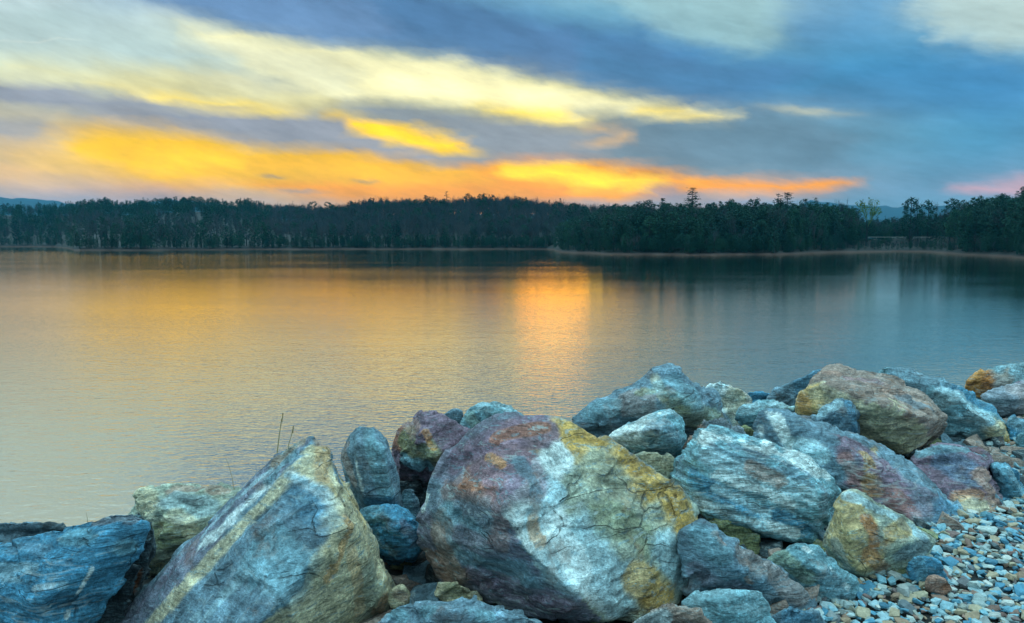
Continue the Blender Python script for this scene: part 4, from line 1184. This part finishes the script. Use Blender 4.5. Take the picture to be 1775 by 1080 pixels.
rock('great leaning grey slab with a pale diagonal stripe and cream flaky right side',
     [(150, 1140), (196, 1078), (262, 1012), (350, 925), (430, 840), (482, 788), (524, 759), (542, 758), (566, 774), (571, 808), (590, 830), (606, 858), (628, 890), (650, 932), (668, 982), (688, 1020), (680, 1046), (655, 1085), (620, 1150),
      (500, 822, -.18), (556, 846, -.25), (598, 905, -.33), (545, 975, -.50), (440, 1085, -.66), (400, 1150, -.7), (270, 1030, -.2)], 2.95, .5, 'S',
     [(620, 930, 560, 1090, 72, 'C', .95), (560, 800, 600, 870, 26, 'C', .9), (640, 1000, 640, 1060, 40, 'M', .7), (560, 770, 560, 830, 16, 'O', .45), (605, 900, 570, 1000, 12, 'O', .6), (610, 960, 625, 1060, 14, 'O', .35), (655, 1060, 665, 1040, 14, 'R', .5),
      (540, 775, 300, 1050, 7, 'C', .8), (520, 765, 480, 800, 16, 'Y', .35), (505, 790, 470, 830, 14, 'T', .6), (470, 815, 350, 930, 7, 'L', .6), (240, 1060, 330, 960, 12, 'P', .35), (495, 822, 560, 848, 5, 'L', .8), (330, 1075, 430, 990, 5, 'L', .5), (520, 850, 560, 900, 30, 'B', .35), (450, 960, 500, 1000, 50, 'T', .5)],
     (50, 42, 0), amp=.9, vein=.12, mottle=.3, rust=.25, stretch=4, flat=.5,
     face=[([(535, 790), (552, 765), (575, 770), (575, 820), (610, 850), (640, 890), (700, 1020), (660, 1150), (410, 1150), (450, 1080), (500, 1020), (545, 960), (590, 905), (575, 860), (556, 845), (515, 825)], 'C', .95),
           ([(545, 775), (570, 780), (600, 860), (640, 900), (620, 1000), (560, 1080), (560, 960), (600, 900), (570, 830)], 'Y', .45),
           ([(530, 752), (430, 835), (195, 1070), (140, 1150), (200, 1130), (330, 990), (455, 850), (540, 765)], 'P', .45),
           ([(545, 770), (560, 778), (502, 840), (312, 1042), (240, 1122), (222, 1112), (298, 1028), (486, 826)], 'C', .85, .25),
           ([(500, 812), (566, 845), (612, 902), (598, 912), (555, 862), (492, 826)], 'W', .75, .3),
           ([(460, 838), (474, 842), (380, 930), (340, 955), (352, 935)], 'W', .8, .3),
           ([(430, 985), (440, 990), (350, 1080), (330, 1090)], 'L', .6, .3)])
# stones standing on the pebbles
rock('fist-sized deep blue stone at the foot of the tan boulder',
     [(1574, 988), (1580, 970), (1590, 964), (1615, 966), (1634, 980), (1645, 1000), (1635, 1012), (1605, 1022), (1590, 1016)], 3.08, .14, 'B', [(1590, 970, 1600, 1000, 12, 'T', .4)], vein=.1, chips=4, smo=1, name='stone')
rock('reddish brown stone leaning on the deep blue stone',
     [(1607, 1018), (1612, 1000), (1625, 1000), (1648, 1012), (1652, 1020), (1632, 1030), (1612, 1026)], 2.98, .10, 'K', [(1640, 1015, 1645, 1020, 12, 'R', .5)], vein=0, chips=3, smo=1, name='stone')
rock('olive rounded stone in the shade beside the purple blue boulder',
     [(1730, 880), (1738, 868), (1752, 868), (1760, 880), (1752, 892), (1736, 892)], 4.15, .14, 'G', vein=0, chips=3, name='stone')


# ------------------------------------------------------------------ pebbles
def pebble_verts(rr, k=20):
    sx, sy, sz = rr.uniform(.75, 1.3), rr.uniform(.55, 1.0), rr.uniform(.28, .6)
    pts = []
    for _ in range(k):
        d = Vector((rr.gauss(0, 1), rr.gauss(0, 1), rr.gauss(0, 1))).normalized()
        d = Vector((max(-.72, min(.72, d.x)), max(-.72, min(.72, d.y)), max(-.6, min(.6, d.z)))) / .72
        pts.append(Vector((d.x * sx * .5, d.y * sy * .5, d.z * sz * .5)))
    bm = hull(pts)
    bmesh.ops.triangulate(bm, faces=bm.faces)
    bm.verts.index_update()
    v = np.array([tuple(x.co) for x in bm.verts]); f = np.array([[x.index for x in fc.verts] for fc in bm.faces])
    bm.free()
    return v, f


PEB = [pebble_verts(rnd) for _ in range(16)]
STOPS = [(0, (.05, .18, .26)), (.10, (.09, .32, .46)), (.22, (.24, .50, .58)), (.38, (.36, .54, .58)), (.48, (.52, .62, .58)), (.56, (.28, .38, .38)), (.66, (.48, .43, .29)), (.77, (.36, .25, .16)), (.87, (.24, .15, .13)), (.93, (.12, .17, .19)), (.97, (.60, .64, .58))]


def pebble_mat(name, use_attr):
    m, n, b = principled(name)
    if use_attr:
        a = n.new('ShaderNodeAttribute'); a.attribute_name = 'stone_value'; fac = a.outputs['Fac']
    else:
        fac = n.new('ShaderNodeObjectInfo').outputs['Random']
    c = n.ramp(fac, STOPS)
    tc = n.new('ShaderNodeNewGeometry').outputs['Position']
    nz = n.noise(tc, 60, 5, .7)
    kv = n.new('ShaderNodeCombineXYZ'); k = n.mr(nz, .3, .7, .65, 1.3, False)
    for i in range(3): n.put(kv.inputs[i], k)
    n.put(b.inputs['Base Color'], n.vm('MULTIPLY', c, kv.outputs[0]))
    b.inputs['Roughness'].default_value = .7
    bp = n.new('ShaderNodeBump'); bp.inputs['Distance'].default_value = .004; n.put(bp.inputs['Height'], nz); n.put(b.inputs['Normal'], bp.outputs[0])
    return m


MP1, MP2 = pebble_mat('pebble', False), pebble_mat('gravel', True)
peb_me = [mesh_np('pebble', v, f, MP1, False) for v, f in PEB]
gravel_sheet = []
allp = []
STEP = .030
for iu in range(int(9 / STEP)):
    for is_ in range(int(3.4 / STEP)):
        u_ = -1.6 + iu * STEP + rnd.uniform(-.5, .5) * STEP; s_ = -2.8 + is_ * STEP + rnd.uniform(-.5, .5) * STEP
        if s_ > (.12 if u_ < 2.2 else .8): continue
        p = B0 + U * u_ + NN * s_
        if p.y < -.5 and p.length < .4: continue
        d = p.length
        sz = rnd.choice([.020, .025, .030, .036, .044, .054]) * rnd.uniform(.85, 1.15)
        if s_ > -.25 and rnd.random() < .18: sz *= 1.5
        if sz < .035 and d > 5 and rnd.random() < .4: continue
        z = bank_z(s_) + rnd.uniform(.0, .030) + sz * .12
        allp.append((p.x, p.y, z, sz, rnd.uniform(0, 6.28), rnd.gauss(0, .28), rnd.gauss(0, .28), rnd.randrange(16), rnd.random()))


def screen(x, y, z):
    d = Vector((x, y, z)) - CAM; f = d.dot(FW)
    if f < .1: return (-1, -1)
    return CX + FPX * d.x / f, CY - FPX * d.dot(UP) / f


sel = []
for i, q in enumerate(allp):
    sx, sy = screen(*q[:3])
    if 1470 < sx < 1772 and 885 < sy < 1078 and q[2] > bank_z(-1) + .018:
        edge = (sx - 1470) * .40
        if sy > 1010 or sy > 1130 - (sx - 1300) * .62:
            sel.append((-q[3] / q[1], i))
sel = set(i for _, i in sorted(sel)[:285])
for i in sorted(sel):
    x, y, z, sz, a, b1, b2, k, c_ = allp[i]
    o = bpy.data.objects.new('pebble', peb_me[k]); COL.objects.link(o)
    o.location = (x, y, z); o.rotation_euler = (b1, b2, a); o.scale = (sz,) * 3
    gravel_sheet.append(o)
V, Fc, A, off = [], [], [], 0
for i, (x, y, z, sz, a, b1, b2, k, c_) in enumerate(allp):
    if i in sel: continue
    v, f = PEB[k]
    Rm = np.array(Euler((b1, b2, a)).to_matrix())
    V.append((v * sz) @ Rm.T + np.array([x, y, z])); Fc.append(f + off); off += len(v); A.append(np.full(len(v), c_))
gm = mesh_np('gravel', np.concatenate(V), np.concatenate(Fc), MP2, False)
ga = gm.attributes.new('stone_value', 'FLOAT', 'POINT'); ga.data.foreach_set('value', np.concatenate(A).astype(np.float32))
tag(obj('gravel', gm), 'blue grey and tan gravel covering the crest beside the boulders', 'gravel', kind='stuff')
for o in gravel_sheet:
    o.parent = bank

# loose riprap on the hidden water side of the dam and past the frame
V, Fc, off = [], [], 0
Cc = []
for i in range(420):
    u_ = rnd.uniform(-22, 40); s_ = rnd.uniform(1.9, 9.0)
    p = B0 + U * u_ + NN * s_
    sz = rnd.uniform(.45, .95)
    z = bank_z(s_, u_) - .05
    px, py = screen(p.x, p.y, z + sz * .45)
    if -300 < px < 2100:
        lim = 660 if px > 1300 else (770 if px > 950 else (790 if px > 690 else (860 if px > 560 else 925)))
        if p.y > 0 and py < lim + 30: continue
        if p.length < 4.6: continue
    v, f = PEB[rnd.randrange(16)]
    Rm = np.array(Euler((rnd.uniform(-.5, .5), rnd.uniform(-.5, .5), rnd.uniform(0, 6.28))).to_matrix())
    V.append((v * np.array([1, 1, 1.4]) * sz) @ Rm.T + np.array([p.x, p.y, z])); Fc.append(f + off); off += len(v)
    Cc.append(np.tile(np.array(PAL[rnd.choice('SSTBMNP')] + (1,)), (len(v), 1)))
for i in range(1500):  # stones added between the boulders; gap shade put into their dark colours
    u_ = rnd.uniform(-3.6, 7.5); s_ = rnd.uniform(.0, 2.7)
    p = B0 + U * u_ + NN * s_
    if p.y < .8: continue
    sz = rnd.uniform(.06, .2)
    z = bank_z(s_, u_) + sz * .15
    v, f = PEB[rnd.randrange(16)]
    Rm = np.array(Euler((rnd.uniform(-.6, .6), rnd.uniform(-.6, .6), rnd.uniform(0, 6.28))).to_matrix())
    V.append((v * np.array([1, 1, 1.3]) * sz) @ Rm.T + np.array([p.x, p.y, z])); Fc.append(f + off); off += len(v)
    Cc.append(np.tile(np.array(PAL[rnd.choice('DDSGN')] + (1,)), (len(v), 1)))
rm = mesh_np('riprap', np.concatenate(V), np.concatenate(Fc), rock_material('riprap_stone', (.3, .4, 0)), False)
ca = rm.attributes.new('stone_colour', 'FLOAT_COLOR', 'POINT'); ca.data.foreach_set('color', np.concatenate(Cc).astype(np.float32).ravel())
tag(obj('riprap', rm), 'loose grey riprap covering the water side of the dam', 'riprap', kind='stuff')

# ------------------------------------------------------------------ dry grass stalks
m_st, n, b = principled('dry_stalk')
b.inputs['Base Color'].default_value = (.34, .27, .13, 1); b.inputs['Roughness'].default_value = .8


def stalk(label, pts, Y, r=.0022, head=0):
    P = [at(x, y, Y) for x, y in pts]; o0 = P[0].copy()
    mb = MB(); k = len(P) - 1
    for i in range(k):
        mb.tube(P[i] - o0, P[i + 1] - o0, r * (1 - .6 * i / k), r * (1 - .6 * (i + 1) / k), 4)
    e = obj('grass_stalk', mb.mesh('grass_stalk', m_st), None, o0)
    tag(e, label, 'grass stalk')
    if head:
        hb = MB(); rr = random.Random(3)
        for i in range(34):
            p = P[-2].lerp(P[-1], rr.uniform(-.2, 1)) - o0
            hb.leaf(p, .0022, rr, 3.0)
        obj('seed_head', hb.mesh('seed_head', m_st), e)


stalk('tallest dry grass stalk with feathery head behind the leaning slab', [(479, 800), (481, 780), (484, 755), (487, 735), (491, 717)], 3.4, .0034, 1)
stalk('short bent grass stalk right of the tallest one behind the slab', [(498, 785), (501, 768), (506, 752), (509, 740)], 3.4, .0024, 1)
stalk('thin dark grass stalk leaning left above the cream boulder', [(406, 850), (402, 826), (396, 806), (391, 792)], 3.5, .0016)
stalk('single fine grass blade above the left blue boulder', [(152, 905), (151, 896), (149, 888)], 3.2, .0014)

# ------------------------------------------------------------------ evening haze
hz = bpy.data.materials.new('evening_haze'); hz.use_nodes = True
hn = hz.node_tree; hn.nodes.clear()
pv = hn.nodes.new('ShaderNodeVolumePrincipled'); ho_ = hn.nodes.new('ShaderNodeOutputMaterial')
pv.inputs['Color'].default_value = (.06, .68, 1.0, 1); pv.inputs['Density'].default_value = .00008
pv.inputs['Anisotropy'].default_value = 0.0
hn.links.new(pv.outputs[0], ho_.inputs['Volume'])
v, f = box(-3700, 3700, -150, 3700, -8, 190)
tag(obj('haze', mesh_np('haze', v, f, hz)), kind='stuff')
